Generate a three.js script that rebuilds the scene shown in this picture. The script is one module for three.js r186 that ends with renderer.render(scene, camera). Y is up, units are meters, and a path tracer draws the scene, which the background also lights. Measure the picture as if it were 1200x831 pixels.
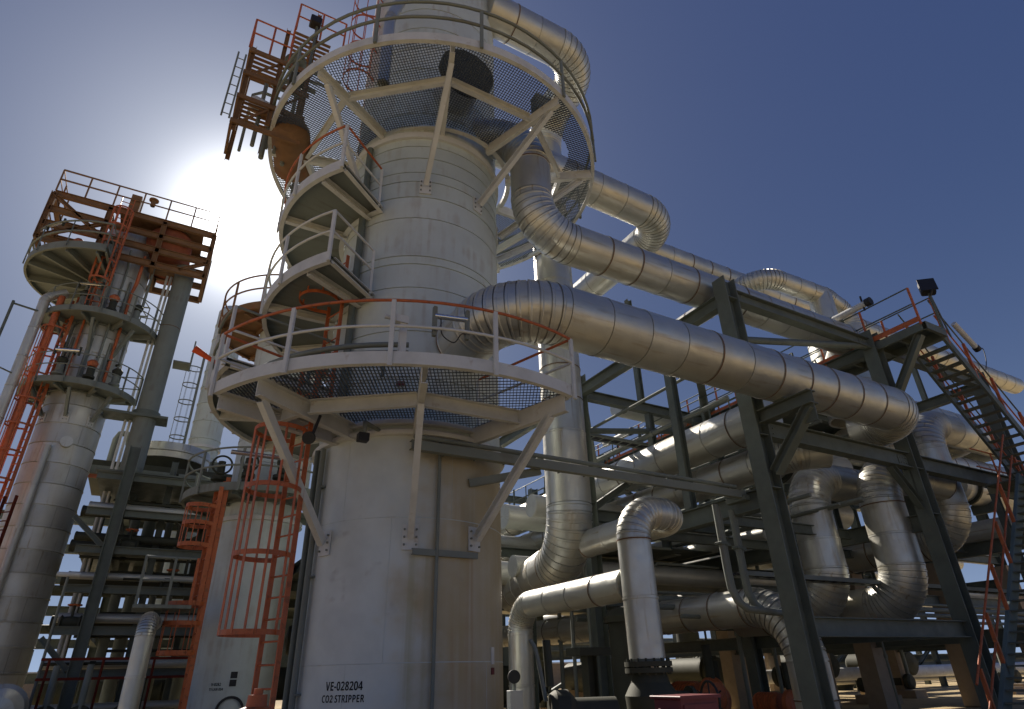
import * as THREE from 'three';
import { mergeGeometries } from 'three/addons/utils/BufferGeometryUtils.js';

// ---------------------------------------------------------------- camera, sky, sun, exposure
const scene = new THREE.Scene();
const R = Math.PI / 180;
const camera = new THREE.PerspectiveCamera(60.66, 1024 / 709, 0.1, 900);
camera.position.set(0, 1.6, 0);
camera.up.set(-0.20892, 0.88424, 0.41771);
camera.lookAt(0.44229, 1.6 + 0.46639, -0.76607);
const renderer = new THREE.WebGLRenderer();
renderer.toneMapping = THREE.LinearToneMapping;
renderer.toneMappingExposure = 1.5;
renderer.shadowMap.enabled = true;

const SUN_AZ = 1.05 * R, SUN_EL = 36.95 * R;
const sunDir = new THREE.Vector3(Math.sin(SUN_AZ) * Math.cos(SUN_EL), Math.sin(SUN_EL), -Math.cos(SUN_AZ) * Math.cos(SUN_EL));
{
  const W = 1024, H = 512, d = new Float32Array(W * H * 4), v = new THREE.Vector3();
  for (let j = 0; j < H; j++) for (let i = 0; i < W; i++) {
    const el = ((j + 0.5) / H - 0.5) * Math.PI, ph = ((i + 0.5) / W - 0.5) * 2 * Math.PI;
    v.set(Math.cos(el) * Math.cos(ph), Math.sin(el), Math.cos(el) * Math.sin(ph));
    const g = Math.acos(Math.max(-1, Math.min(1, v.dot(sunDir)))) / R;
    const e = Math.max(0, v.y), hz = Math.exp(-e * 3.2), lo = Math.exp(-e * 6.5);
    const wide = 0.12 * Math.exp(-g / 34) + 1.2 * Math.exp(-g / 8.0), core = 1.5 * Math.exp(-Math.pow(g / 4.3, 2)) + 24 * Math.exp(-Math.pow(g / 1.8, 2));
    const k = (j * W + i) * 4;
    d[k] = 0.012 + 0.048 * hz + 0.15 * lo + wide * 0.60 + core;
    d[k + 1] = 0.028 + 0.085 * hz + 0.17 * lo + wide * 0.615 + core * 0.985;
    d[k + 2] = 0.100 + 0.11 * hz + 0.21 * lo + wide * 0.62 + core * 0.95;
    d[k + 3] = 1;
  }
  const sky = new THREE.DataTexture(d, W, H, THREE.RGBAFormat, THREE.FloatType);
  sky.mapping = THREE.EquirectangularReflectionMapping;
  sky.magFilter = sky.minFilter = THREE.LinearFilter; sky.needsUpdate = true;
  scene.background = sky; scene.environment = sky;
}
const sun = new THREE.DirectionalLight(0xfff4e6, 4.6);
sun.position.copy(sunDir).multiplyScalar(120);
sun.castShadow = true; sun.shadow.mapSize.set(4096, 4096);
Object.assign(sun.shadow.camera, { left: -60, right: 60, top: 60, bottom: -60, near: 1, far: 320 });
scene.add(sun, sun.target);

// ---------------------------------------------------------------- random, noise, textures
let seed = 7;
const rnd = () => { seed = (seed * 1664525 + 1013904223) >>> 0; return seed / 4294967296; };
const rr = (a, b) => a + (b - a) * rnd();
function lattice(n, s) { const a = new Float32Array(n * n); let q = s * 7919 + 13; for (let i = 0; i < n * n; i++) { q = (q * 1664525 + 1013904223) >>> 0; a[i] = q / 4294967296; } return a; }
function fbm(S, px, py, oct, s) {                     // tileable value noise, 0..1
  const out = new Float32Array(S * S); let amp = 1, tot = 0;
  for (let o = 0; o < oct; o++) {
    const nx = px << o, ny = py << o, m = Math.max(nx, ny), L = lattice(m, s + o * 17);
    for (let y = 0; y < S; y++) {
      const fy = y / S * ny, y0 = Math.floor(fy), ty = fy - y0, wy = ty * ty * (3 - 2 * ty), ya = (y0 % ny) * m, yb = ((y0 + 1) % ny) * m;
      for (let x = 0; x < S; x++) {
        const fx = x / S * nx, x0 = Math.floor(fx), tx = fx - x0, wx = tx * tx * (3 - 2 * tx), xa = x0 % nx, xb = (x0 + 1) % nx;
        out[y * S + x] += amp * ((L[ya + xa] * (1 - wx) + L[ya + xb] * wx) * (1 - wy) + (L[yb + xa] * (1 - wx) + L[yb + xb] * wx) * wy);
      }
    }
    tot += amp; amp *= 0.55;
  }
  for (let i = 0; i < out.length; i++) out[i] /= tot;
  return out;
}
const sm = (a, b, x) => { const t = Math.max(0, Math.min(1, (x - a) / (b - a))); return t * t * (3 - 2 * t); };
const toS = l => Math.round(255 * (l <= 0.0031308 ? 12.92 * l : 1.055 * Math.pow(l, 1 / 2.4) - 0.055));
function tex(S, metres, srgb, fn) {
  const d = new Uint8Array(S * S * 4);
  for (let i = 0; i < S * S; i++) { const c = fn(i, i % S, Math.floor(i / S)); for (let k = 0; k < 3; k++) d[i * 4 + k] = srgb ? toS(Math.max(0, Math.min(1, c[k]))) : Math.round(255 * Math.max(0, Math.min(1, c[k]))); d[i * 4 + 3] = 255; }
  const t = new THREE.DataTexture(d, S, S); t.wrapS = t.wrapT = THREE.RepeatWrapping; t.magFilter = THREE.LinearFilter; t.minFilter = THREE.LinearMipmapLinearFilter; t.generateMipmaps = true;
  if (srgb) t.colorSpace = THREE.SRGBColorSpace; t.repeat.set(1 / metres, 1 / metres); t.needsUpdate = true; return t;
}
const S = 512;
const nA = fbm(S, 4, 4, 6, 1), nB = fbm(S, 3, 3, 5, 2), nC = fbm(S, 16, 16, 4, 3), nStreak = fbm(S, 32, 2, 4, 4), nD = fbm(S, 8, 8, 6, 5);
const mix = (a, b, t) => [a[0] + (b[0] - a[0]) * t, a[1] + (b[1] - a[1]) * t, a[2] + (b[2] - a[2]) * t];
const mul = (a, k) => [a[0] * k, a[1] * k, a[2] * k];
const g3 = v => [v, v, v];
// weathered aluminium jacket: dull oxide blotches, brownish dust runs
const cladMap = tex(S, 2.4, true, i => mix(mul([0.58, 0.585, 0.535], 0.84 + 0.32 * nA[i]), [0.38, 0.31, 0.20], 0.75 * sm(0.52, 0.72, nStreak[i] * 0.55 + nB[i] * 0.45)));
const cladRough = tex(S, 1.7, false, i => g3(0.30 + 0.34 * nD[i]));
const cladBump = tex(S, 1.3, false, i => g3(0.6 * nB[i] + 0.4 * nD[i]));
const shellMap = tex(S, 3.2, true, i => mix(mul([0.56, 0.615, 0.595], 0.84 + 0.30 * nA[i]), [0.34, 0.28, 0.22], 0.42 * sm(0.50, 0.78, nStreak[i] * 0.5 + nD[i] * 0.5)));
const rackMap = tex(S, 2.2, true, i => mix(mul([0.118, 0.138, 0.118], 0.75 + 0.5 * nD[i]), [0.22, 0.17, 0.12], 0.55 * sm(0.55, 0.75, nB[i] * 0.6 + nC[i] * 0.4)));
const paleMap = tex(S, 1.8, true, i => mix(mul([0.62, 0.63, 0.61], 0.82 + 0.32 * nD[i]), [0.30, 0.19, 0.11], 0.6 * sm(0.58, 0.76, nB[i] * 0.5 + nC[i] * 0.5)));
const orangeMap = tex(S, 1.5, true, i => mix(mul([0.47, 0.12, 0.038], 0.75 + 0.5 * nD[i]), [0.20, 0.075, 0.03], 0.6 * sm(0.56, 0.74, nC[i])));
const brownMap = tex(S, 1.9, true, i => mix(mul([0.21, 0.115, 0.055], 0.7 + 0.6 * nD[i]), [0.30, 0.08, 0.025], 0.7 * sm(0.52, 0.7, nB[i])));
const sandN = fbm(1024, 6, 6, 8, 9), sandF = fbm(1024, 90, 90, 3, 10);
const sandMap = tex(1024, 14, true, i => mul(mix([0.45, 0.345, 0.185], [0.33, 0.25, 0.135], sm(0.35, 0.65, sandN[i])), 0.75 + 0.5 * sandF[i]));
const sandBump = tex(1024, 14, false, i => g3(0.6 * sandN[i] + 0.4 * sandF[i]));
const fineRough = tex(S, 1.1, false, i => g3(0.45 + 0.4 * nD[i]));
const Mt = (o) => new THREE.MeshStandardMaterial(o);
const clad = [[1, 1, 1], [0.88, 0.88, 0.9], [1.0, 0.96, 0.9], [0.94, 0.93, 0.92]].map(c => Mt({ color: new THREE.Color().setRGB(...c), map: cladMap, metalness: 0.7, roughness: 0.88, roughnessMap: cladRough, bumpMap: cladBump, bumpScale: 0.012 }));
const cladDull = [1, 0.86].map(v => Mt({ color: new THREE.Color().setRGB(v, v, v), map: cladMap, metalness: 0.45, roughness: 1, roughnessMap: cladRough }));
const shellM = [[0.98, 0.98, 0.99], [0.93, 0.94, 0.95], [1.02, 1.02, 1.0]].map(c => Mt({ color: new THREE.Color().setRGB(...c), map: shellMap, metalness: 0.16, roughness: 1, roughnessMap: fineRough, bumpMap: cladBump, bumpScale: 0.006 }));
const rackM = Mt({ map: rackMap, roughness: 0.9, roughnessMap: fineRough, metalness: 0.1 });
const paleM = Mt({ map: paleMap, roughness: 0.95, roughnessMap: fineRough, metalness: 0.05 });
const galvM = Mt({ map: shellMap, color: 0xaeaea8, roughness: 0.8, metalness: 0.4 });
const gratM = Mt({ map: shellMap, color: 0x8f8f8c, roughness: 0.75, metalness: 0.5 });
const orangeM = Mt({ map: orangeMap, roughness: 0.8, roughnessMap: fineRough });
const brownM = Mt({ map: brownMap, roughness: 0.9 });
const rustM = Mt({ map: brownMap, color: 0xd8d8d8, roughness: 0.9 });
const redM = Mt({ color: new THREE.Color().setRGB(0.24, 0.04, 0.045), map: fineRough, roughness: 0.55 });
const blackM = Mt({ color: new THREE.Color().setRGB(0.018, 0.018, 0.02), roughness: 0.6 });
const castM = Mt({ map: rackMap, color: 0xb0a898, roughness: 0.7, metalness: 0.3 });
const firePM = Mt({ map: paleMap, color: new THREE.Color().setRGB(0.55, 0.42, 0.3), roughness: 0.95 });
const tubeM = Mt({ color: new THREE.Color().setRGB(0.75, 0.75, 0.74), roughness: 0.18, metalness: 0.9 });
const blueM = Mt({ map: rackMap, color: new THREE.Color().setRGB(1.1, 1.35, 1.6), roughness: 0.8 });

// ---------------------------------------------------------------- naming
const used = {};
const numbered = n => { const k = used[n] = (used[n] ?? -1) + 1; return k ? n + '_' + String(k).padStart(3, '0') : n; };
function thing(name, label, category, pos = [0, 0, 0], group) {
  const o = new THREE.Group(); o.name = numbered(name); o.position.set(...pos); scene.add(o);
  o.userData = { label, category }; if (group) o.userData.group = group; return o;
}
function part(name, geo, mat, parent, label) {         // geometry given in world metres, stored relative to the thing
  const m = new THREE.Mesh(Array.isArray(geo) ? mergeGeometries(geo) : geo, mat);
  m.name = name; m.castShadow = m.receiveShadow = true;
  let p = parent; const off = new THREE.Vector3(); while (p && p !== scene) { off.add(p.position); p = p.parent; }
  if (off.lengthSq() > 0) m.geometry.translate(-off.x, -off.y, -off.z);
  if (label) m.userData.label = label;
  parent.add(m); return m;
}
function place(o, label, x, y, z, ry = 0, group) { const c = o.clone(); c.name = numbered(o.name.replace(/_\d\d\d$/, '')); c.position.set(x, y, z); c.rotation.y = ry; c.userData = { ...o.userData, label }; if (group) c.userData.group = group; scene.add(c); return c; }

const ORD = ['topmost', 'second', 'third', 'fourth', 'fifth', 'sixth', 'seventh', 'eighth', 'ninth', 'tenth', 'eleventh', 'twelfth', 'thirteenth', 'fourteenth', 'fifteenth', 'lowest'];
const rank = (list, key) => { const o = list.map((q, i) => [key(q), i]).sort((a, b) => b[0] - a[0]); const out = []; o.forEach(([, i], k) => { out[i] = k; }); return out; };
// ---------------------------------------------------------------- geometry
const V = (a) => Array.isArray(a) ? new THREE.Vector3(...a) : a.clone();
class B { constructor() { this.p = []; this.n = []; this.u = []; }
  v(p, n, u, w) { this.p.push(p.x, p.y, p.z); this.n.push(n.x, n.y, n.z); this.u.push(u, w); }
  quad(a, b, c, d, na, nb, nc, nd, ua, ub, uc, ud) { this.v(a, na, ...ua); this.v(b, nb, ...ub); this.v(c, nc, ...uc); this.v(a, na, ...ua); this.v(c, nc, ...uc); this.v(d, nd, ...ud); }
  done() { const g = new THREE.BufferGeometry(); g.setAttribute('position', new THREE.Float32BufferAttribute(this.p, 3)); g.setAttribute('normal', new THREE.Float32BufferAttribute(this.n, 3)); g.setAttribute('uv', new THREE.Float32BufferAttribute(this.u, 2)); return g; } }
const plain = g => { const q = g.index ? g.toNonIndexed() : g; for (const k of Object.keys(q.attributes)) if (!['position', 'normal', 'uv'].includes(k)) q.deleteAttribute(k); return q; };
function prism(sec, a, b, up = [0, 1, 0]) {            // extrude a 2-D section (counter-clockwise) from a to b
  a = V(a); b = V(b); const w = b.clone().sub(a), L = w.length(); w.normalize();
  let u = V(up); if (Math.abs(u.dot(w)) > 0.98) u = Math.abs(w.y) > 0.9 ? new THREE.Vector3(1, 0, 0) : new THREE.Vector3(0, 1, 0);
  const rt = new THREE.Vector3().crossVectors(u, w).normalize(), uv = new THREE.Vector3().crossVectors(w, rt);
  const P = (s, q) => q.clone().addScaledVector(rt, s[0]).addScaledVector(uv, s[1]);
  const o = new B(), off = rr(0, 3), off2 = rr(0, 3); let acc = off;
  for (let i = 0; i < sec.length; i++) {
    const s = sec[i], t = sec[(i + 1) % sec.length], dx = t[0] - s[0], dy = t[1] - s[1], l = Math.hypot(dx, dy);
    const n = rt.clone().multiplyScalar(dy / l).addScaledVector(uv, -dx / l);
    o.quad(P(s, a), P(t, a), P(t, b), P(s, b), n, n, n, n, [acc, off2], [acc + l, off2], [acc + l, off2 + L], [acc, off2 + L]); acc += l;
  }
  const tris = THREE.ShapeUtils.triangulateShape(sec.map(s => new THREE.Vector2(...s)), []), nw = w.clone().negate();
  for (const [i, j, k] of tris) { for (const q of [i, k, j]) o.v(P(sec[q], a), nw, sec[q][0], sec[q][1]); for (const q of [i, j, k]) o.v(P(sec[q], b), w, sec[q][0], sec[q][1]); }
  return o.done();
}
const rect = (w, h) => [[-w / 2, -h / 2], [w / 2, -h / 2], [w / 2, h / 2], [-w / 2, h / 2]];
const cham = (w, h, c) => [[-w / 2 + c, -h / 2], [w / 2 - c, -h / 2], [w / 2, -h / 2 + c], [w / 2, h / 2 - c], [w / 2 - c, h / 2], [-w / 2 + c, h / 2], [-w / 2, h / 2 - c], [-w / 2, -h / 2 + c]];
const iSec = (h, b, tf = 0.02, tw = 0.014) => [[-b / 2, -h / 2], [b / 2, -h / 2], [b / 2, -h / 2 + tf], [tw / 2, -h / 2 + tf], [tw / 2, h / 2 - tf], [b / 2, h / 2 - tf], [b / 2, h / 2], [-b / 2, h / 2], [-b / 2, h / 2 - tf], [-tw / 2, h / 2 - tf], [-tw / 2, -h / 2 + tf], [-b / 2, -h / 2 + tf]];
const cSec = (h, b, t = 0.012) => [[-b / 2, -h / 2], [b / 2, -h / 2], [b / 2, -h / 2 + t], [-b / 2 + t, -h / 2 + t], [-b / 2 + t, h / 2 - t], [b / 2, h / 2 - t], [b / 2, h / 2], [-b / 2, h / 2]];
const lSec = (a, t = 0.012) => [[0, 0], [a, 0], [a, t], [t, t], [t, a], [0, a]];
const box = (x0, y0, z0, x1, y1, z1, c = 0.008) => prism(cham(Math.abs(x1 - x0), Math.abs(y1 - y0), Math.min(c, Math.abs(x1 - x0) / 3, Math.abs(y1 - y0) / 3)), [(x0 + x1) / 2, (y0 + y1) / 2, Math.min(z0, z1)], [(x0 + x1) / 2, (y0 + y1) / 2, Math.max(z0, z1)]);
function rings(list, seg, e1, uo = 0, vo = 0) {        // strips between successive rings {c, ax, r}; e1 is turned to stay square to each axis
  const o = new B(); let v = vo;
  for (let i = 0; i < list.length - 1; i++) {
    const A = list[i], C = list[i + 1], d = C.c.clone().sub(A.c), da = d.length() * Math.sign(d.dot(A.ax) || 1), dr = C.r - A.r, l = Math.hypot(da, dr); if (l < 1e-7) continue;
    const fr = q => { const e = e1.clone().addScaledVector(q.ax, -e1.dot(q.ax)).normalize(); return [e, new THREE.Vector3().crossVectors(q.ax, e)]; };
    const [a1, a2] = A.e ? A.e : fr(A), [c1, c2] = C.e ? C.e : fr(C), kr = da / l, ka = -dr / l;
    for (let j = 0; j < seg; j++) {
      const q = [], n = [];
      for (const [X, f1, f2] of [[A, a1, a2], [C, c1, c2]]) for (const jj of [j, j + 1]) { const t = jj / seg * 2 * Math.PI, rd = f1.clone().multiplyScalar(Math.cos(t)).addScaledVector(f2, Math.sin(t)); q.push(X.c.clone().addScaledVector(rd, X.r)); n.push(rd.multiplyScalar(kr).addScaledVector(X.ax, ka).normalize()); }
      const rm = Math.max(A.r, C.r), u0 = uo + j / seg * 2 * Math.PI * rm, u1 = uo + (j + 1) / seg * 2 * Math.PI * rm;
      o.quad(q[0], q[1], q[3], q[2], n[0], n[1], n[3], n[2], [u0, v], [u1, v], [u1, v + l], [u0, v + l]);
    }
    v += l;
  }
  return o.done();
}
function perp(d) { const e = Math.abs(d.y) < 0.9 ? new THREE.Vector3(0, 1, 0) : new THREE.Vector3(1, 0, 0); return e.addScaledVector(d, -e.dot(d)).normalize(); }
function turned(prof, a, dir, seg = 24) { a = V(a); const d = V(dir).normalize(); return rings(prof.map(([s, r]) => ({ c: a.clone().addScaledVector(d, s), ax: d, r: Math.max(r, 1e-5) })), seg, perp(d), rr(0, 2), rr(0, 2)); }
function rod(a, b, r, seg = 8) { a = V(a); b = V(b); const d = b.clone().sub(a), L = d.length(); return turned([[0, 0], [0, r], [L, r], [L, 0]], a, d.normalize(), seg); }
function bentRod(pts, r, seg = 8, smooth = false) {    // a tube through points (mitred, or smoothed)
  let P = pts.map(V); if (smooth) P = new THREE.CatmullRomCurve3(P, false, 'catmullrom', 0.5).getPoints(pts.length * 6);
  const L = P.map((p, i) => { const a = P[Math.max(0, i - 1)], b = P[Math.min(P.length - 1, i + 1)]; const d = b.clone().sub(a).normalize(); let k = 1; if (i && i < P.length - 1) { const s = p.clone().sub(a).normalize(); k = 1 / Math.max(0.6, s.dot(d)); } return { c: p, ax: d, r: r * k }; });
  let e = perp(L[0].ax); for (const q of L) { e = e.clone().addScaledVector(q.ax, -e.dot(q.ax)).normalize(); q.e = [e, new THREE.Vector3().crossVectors(q.ax, e)]; }
  L.unshift({ ...L[0], r: 1e-5 }); L.push({ ...L[L.length - 1], r: 1e-5 });
  return rings(L, seg, e, rr(0, 1), rr(0, 1));
}
const pol = (C, r, phi, y) => new THREE.Vector3(C[0] + r * Math.cos(phi * R), y, C[1] + r * Math.sin(phi * R));
function arcSolid(C, poly, a0, a1, step = 3) {         // closed (r,y) polygon (counter-clockwise) swept about a vertical axis
  const o = new B(), n = Math.max(2, Math.ceil(Math.abs(a1 - a0) / step)), uo = rr(0, 3);
  for (let i = 0; i < n; i++) for (let k = 0; k < poly.length; k++) {
    const s = poly[k], t = poly[(k + 1) % poly.length], f0 = a0 + (a1 - a0) * i / n, f1 = a0 + (a1 - a0) * (i + 1) / n, dr = t[0] - s[0], dy = t[1] - s[1], l = Math.hypot(dr, dy);
    const N = f => new THREE.Vector3(Math.cos(f * R) * dy / l, -dr / l, Math.sin(f * R) * dy / l), rm = Math.max(s[0], t[0]) * R;
    o.quad(pol(C, s[0], f0, s[1]), pol(C, t[0], f0, t[1]), pol(C, t[0], f1, t[1]), pol(C, s[0], f1, s[1]), N(f0), N(f0), N(f1), N(f1), [uo + rm * f0, s[1]], [uo + rm * f0, s[1] + l], [uo + rm * f1, s[1] + l], [uo + rm * f1, s[1]]);
  }
  if (Math.abs(a1 - a0) < 359.9) for (const [f, sg] of [[a0, 1], [a1, -1]]) { const tr = THREE.ShapeUtils.triangulateShape(poly.map(q => new THREE.Vector2(...q)), []), nn = new THREE.Vector3(Math.sin(f * R) * sg, 0, -Math.cos(f * R) * sg); for (const t of tr) for (const q of t) o.v(pol(C, poly[q][0], f, poly[q][1]), nn, poly[q][0], poly[q][1]); }
  return o.done();
}
const slab = (r0, r1, y0, y1) => [[r0, y0], [r1, y0], [r1, y1], [r0, y1]];

// ---------------------------------------------------------------- clad pipes: jacket sheets on straights, gores on bends, each its own piece
function pipe(name, label, pts, r, o = {}) {
  const P = pts.map(V), t = thing(name, label, o.cat || 'pipe', pts[0], o.group), mats = o.mats || clad, sl = o.sheet || 0.95, seg = o.seg || 30, bend = o.bend || 1.5 * 2 * r * 0.95, lip = o.lip ?? 0.009, gr = o.groove ?? 0.016;
  const cut = P.map((p, i) => { if (!i || i === P.length - 1) return 0; const a = p.clone().sub(P[i - 1]).normalize(), b = P[i + 1].clone().sub(p).normalize(); return bend * Math.tan(Math.acos(Math.max(-1, Math.min(1, a.dot(b)))) / 2); });
  for (let i = 0; i < P.length - 1; i++) {
    const d = P[i + 1].clone().sub(P[i]), L = d.length() - cut[i] - cut[i + 1]; d.normalize();
    if (L > 0.02) {
      const a = P[i].clone().addScaledVector(d, cut[i]), n = o.plainFar ? 1 : Math.max(1, Math.round(L / sl)), l = L / n;
      for (let k = 0; k < n; k++) {
        const q = a.clone().addScaledVector(d, k * l), j = o.plainFar ? 0 : rr(-0.002, 0.002), prof = [[0, r - gr], [0.012, r - gr], [0.012, r + lip], [0.055, r + lip], [0.062, r + j], [l, r + j]];
        if (!o.plainFar && seg >= 26 && rnd() < 0.45) part('seam_band', turned([[0.018, r], [0.018, r + lip + 0.004], [0.045, r + lip + 0.004], [0.045, r]], q, d, seg), rustM, t);
        if (!k && !i && o.open !== true) prof.unshift([0, 0]); if (k === n - 1 && i === P.length - 2) prof.push([l, 0]);
        part(o.plainFar ? 'jacket' : 'jacket_sheet', turned(prof, q, d, seg), mats[Math.floor(rnd() * mats.length)], t);
      }
    }
    if (i < P.length - 2) {
      const b = P[i + 2].clone().sub(P[i + 1]).normalize(), th = Math.acos(Math.max(-1, Math.min(1, d.dot(b)))), ax = new THREE.Vector3().crossVectors(d, b).normalize();
      const st = P[i + 1].clone().addScaledVector(d, -cut[i + 1]), inw = new THREE.Vector3().crossVectors(ax, d), ctr = st.clone().addScaledVector(inw, bend);
      const n = Math.max(2, Math.round(th / (o.gore || 7.6) / R)), frame = f => { const c = st.clone().sub(ctr).applyAxisAngle(ax, f).add(ctr), w = d.clone().applyAxisAngle(ax, f); return [c, w]; };
      const list = (k0, k1) => { const out = []; for (let k = k0; k < k1; k++) { const f0 = th * k / n, f1 = th * (k + 1) / n, df = f1 - f0;
        for (const [s, q] of [[0, r - gr * 1.6], [0.13, r - gr * 1.6], [0.13, r + lip * 1.3], [0.3, r + lip * 1.3], [0.4, r], [1, r]]) { const [c, w] = frame(f0 + s * df); out.push({ c, ax: w, r: q, e: [ax, new THREE.Vector3().crossVectors(w, ax)] }); } } return out; };
      if (o.plainFar) part('elbow', rings(list(0, n), seg, ax, rr(0, 2), rr(0, 2)), mats[0], t);
      else for (let k = 0; k < n; k++) part('elbow_gore', rings(list(k, k + 1), seg, ax, rr(0, 2), rr(0, 2)), mats[Math.floor(rnd() * mats.length)], t);
    }
  }
  return t;
}
const flange = (a, d, r, w = 0.07) => turned([[0, 0], [0, r], [w, r], [w, 0]], a, d, 24);
function bolts(a, d, r, n, s = 0.02, L = 0.16) { const A = V(a), D = V(d).normalize(), e = perp(D), f = new THREE.Vector3().crossVectors(D, e), out = []; for (let i = 0; i < n; i++) { const t = i / n * 2 * Math.PI, p = A.clone().addScaledVector(e, r * Math.cos(t)).addScaledVector(f, r * Math.sin(t)).addScaledVector(D, -L / 2); out.push(rod(p, p.clone().addScaledVector(D, L), s, 6)); } return out; }

// ---------------------------------------------------------------- grating, platforms, ladders
function bars(C, r0, r1, a0, a1, y, dir, pitch, h, w, holes) {
  const cd = Math.cos(dir * R), sd = Math.sin(dir * R), out = [], st = 0.03;
  const inside = (x, z) => { const q = Math.hypot(x, z); if (q < r0 || q > r1) return false; let f = Math.atan2(z, x) / R; while (f < a0 - 1e-6) f += 360; if (f > a1) return false; for (const [hx, hz, hr] of holes) if (Math.hypot(x + C[0] - hx, z + C[1] - hz) < hr) return false; return true; };
  for (let s = -r1 + pitch / 2; s < r1; s += pitch) {
    let on = null; const m = Math.sqrt(r1 * r1 - s * s);
    for (let q = -m; q <= m + st; q += st) {
      const x = cd * q - sd * s, z = sd * q + cd * s, I = q <= m && inside(x, z);
      if (I && on === null) on = q;
      if (!I && on !== null) { if (q - on > 0.06) out.push(prism(rect(w, h), [C[0] + cd * on - sd * s, y, C[1] + sd * on + cd * s], [C[0] + cd * (q - st) - sd * s, y, C[1] + sd * (q - st) + cd * s])); on = null; }
    }
  }
  return out;
}
function arcRod(C, r, a0, a1, y, rad, n) { const N = n || Math.max(2, Math.ceil(Math.abs(a1 - a0) / 5)), pts = []; for (let i = 0; i <= N; i++) pts.push(pol(C, r, a0 + (a1 - a0) * i / N, y)); return bentRod(pts, rad, 8); }
function ringPlatform(name, label, C, rv, r1, y, a0, a1, o = {}) {   // y = top of the grating
  const t = thing(name, label, 'platform', [C[0], y, C[1]], o.group), m = o.mat || paleM, full = a1 - a0 > 359, fh = o.fascia ?? 0.2;
  const spl = o.beams || [], edges = [a0, ...spl.filter(a => a > a0 + 2 && a < a1 - 2), a1];
  part('fascia', arcSolid(C, [[r1 - 0.09, y - fh + 0.012], [r1 - 0.09, y - fh], [r1, y - fh], [r1, y + 0.1], [r1 - 0.012, y + 0.1], [r1 - 0.012, y - fh + 0.012]], a0, a1), m, t);
  part('inner_ring', arcSolid(C, [[rv + 0.02, y - 0.14], [rv + 0.13, y - 0.14], [rv + 0.13, y - 0.128], [rv + 0.032, y - 0.128], [rv + 0.032, y - 0.02], [rv + 0.02, y - 0.02]], a0, a1), m, t);
  if (o.pitch) for (let i = 0; i < edges.length - 1; i++) {
    const f0 = edges[i] + 0.5, f1 = edges[i + 1] - 0.5, mid = o.dir ?? (f0 + f1) / 2 + (o.twist || 0), g = [...bars(C, rv + 0.06, r1 - 0.02, f0, f1, y - 0.02, mid, o.pitch, 0.032, o.barw || 0.007, o.holes || []), ...bars(C, rv + 0.06, r1 - 0.02, f0, f1, y - 0.012, mid + 90, o.cross || 0.11, 0.012, 0.008, o.holes || [])];
    if (g.length) part('grating_panel', g, gratM, t);
  } else part('deck_plate', arcSolid(C, slab(rv + 0.05, r1 - 0.014, y - 0.03, y), a0, a1), o.deckMat || m, t);
  const bh = o.bh || 0.24;
  for (const a of spl) part('radial_beam', prism(cSec(bh, 0.1), pol(C, rv + 0.01, a, y - 0.045 - bh / 2), pol(C, r1 - 0.1, a, y - 0.045 - bh / 2)), m, t);
  if (o.chord) for (let i = 0; i < spl.length - 1; i++) for (const rc of o.chord) part('chord_beam', prism(cSec(bh * 0.8, 0.09), pol(C, rc, spl[i] + 1.2, y - 0.05 - bh * 0.4), pol(C, rc, spl[i + 1] - 1.2, y - 0.05 - bh * 0.4)), m, t);
  for (const [at, rt, af, yf] of o.braces || []) {
    part('brace', prism(cSec(0.15, 0.1, 0.014), pol(C, rt, at, y - 0.045 - bh), pol(o.foot || C, rv + 0.08, af, yf), [Math.cos(at * R), 0.4, Math.sin(at * R)]), m, t);
    const pl = part('foot_plate', prism(rect(0.26, 0.03), pol(o.foot || C, rv + 0.02, af, yf - 0.2), pol(o.foot || C, rv + 0.02, af, yf + 0.2), [Math.cos(af * R), 0, Math.sin(af * R)]), paleM, t);
    const bg = []; for (const dy of [-0.12, 0, 0.12]) for (const da of [-1, 1]) { const q = pol(o.foot || C, rv + 0.03, af + da * 3, yf + dy); bg.push(rod(q, pol(o.foot || C, rv + 0.065, af + da * 3, yf + dy), 0.018, 6)); }
    part('bolts', bg, galvM, pl).userData.kind = 'stuff';
  }
  const rails = o.rails === undefined ? [[a0, a1]] : o.rails, rh = o.rh || 1.08;
  for (const [b0, b1] of rails) {
    const n = Math.max(1, Math.round((b1 - b0) * R * r1 / (o.gap || 1.5)));
    for (let i = 0; i <= n; i++) { if (b1 - b0 > 359 && i === n) continue; const a = b0 + (b1 - b0) * i / n; part('post', prism(o.thinPost ? lSec(0.05, 0.008) : cham(0.07, 0.05, 0.006), pol(C, r1 + 0.03, a, y - 0.15), pol(C, r1 + 0.03, a, y + rh), [Math.cos(a * R), 0, Math.sin(a * R)]), o.postMat || m, t); }
    part('top_rail', arcRod(C, r1 + 0.03, b0, b1, y + rh, o.railR || 0.024), o.topMat || orangeM, t);
    part('mid_rail', arcRod(C, r1 + 0.03, b0, b1, y + rh * 0.53, o.railR || 0.024), o.midMat || m, t);
  }
  if (!full && o.endRails !== false) for (const a of [a0, a1]) {
    const ri = rv + 0.15; part('post', prism(cham(0.07, 0.05, 0.006), pol(C, ri, a, y - 0.05), pol(C, ri, a, y + rh)), o.postMat || m, t);
    for (const k of [1, 0.53]) part(k === 1 ? 'top_rail' : 'mid_rail', rod(pol(C, ri, a, y + rh * k), pol(C, r1 + 0.03, a, y + rh * k), 0.024), k === 1 ? (o.topMat || orangeM) : m, t);
    part('end_beam', prism(cSec(fh, 0.09), pol(C, rv + 0.02, a, y - fh / 2 - 0.002), pol(C, r1 - 0.1, a, y - fh / 2 - 0.002)), m, t);
  }
  return t;
}
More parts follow.
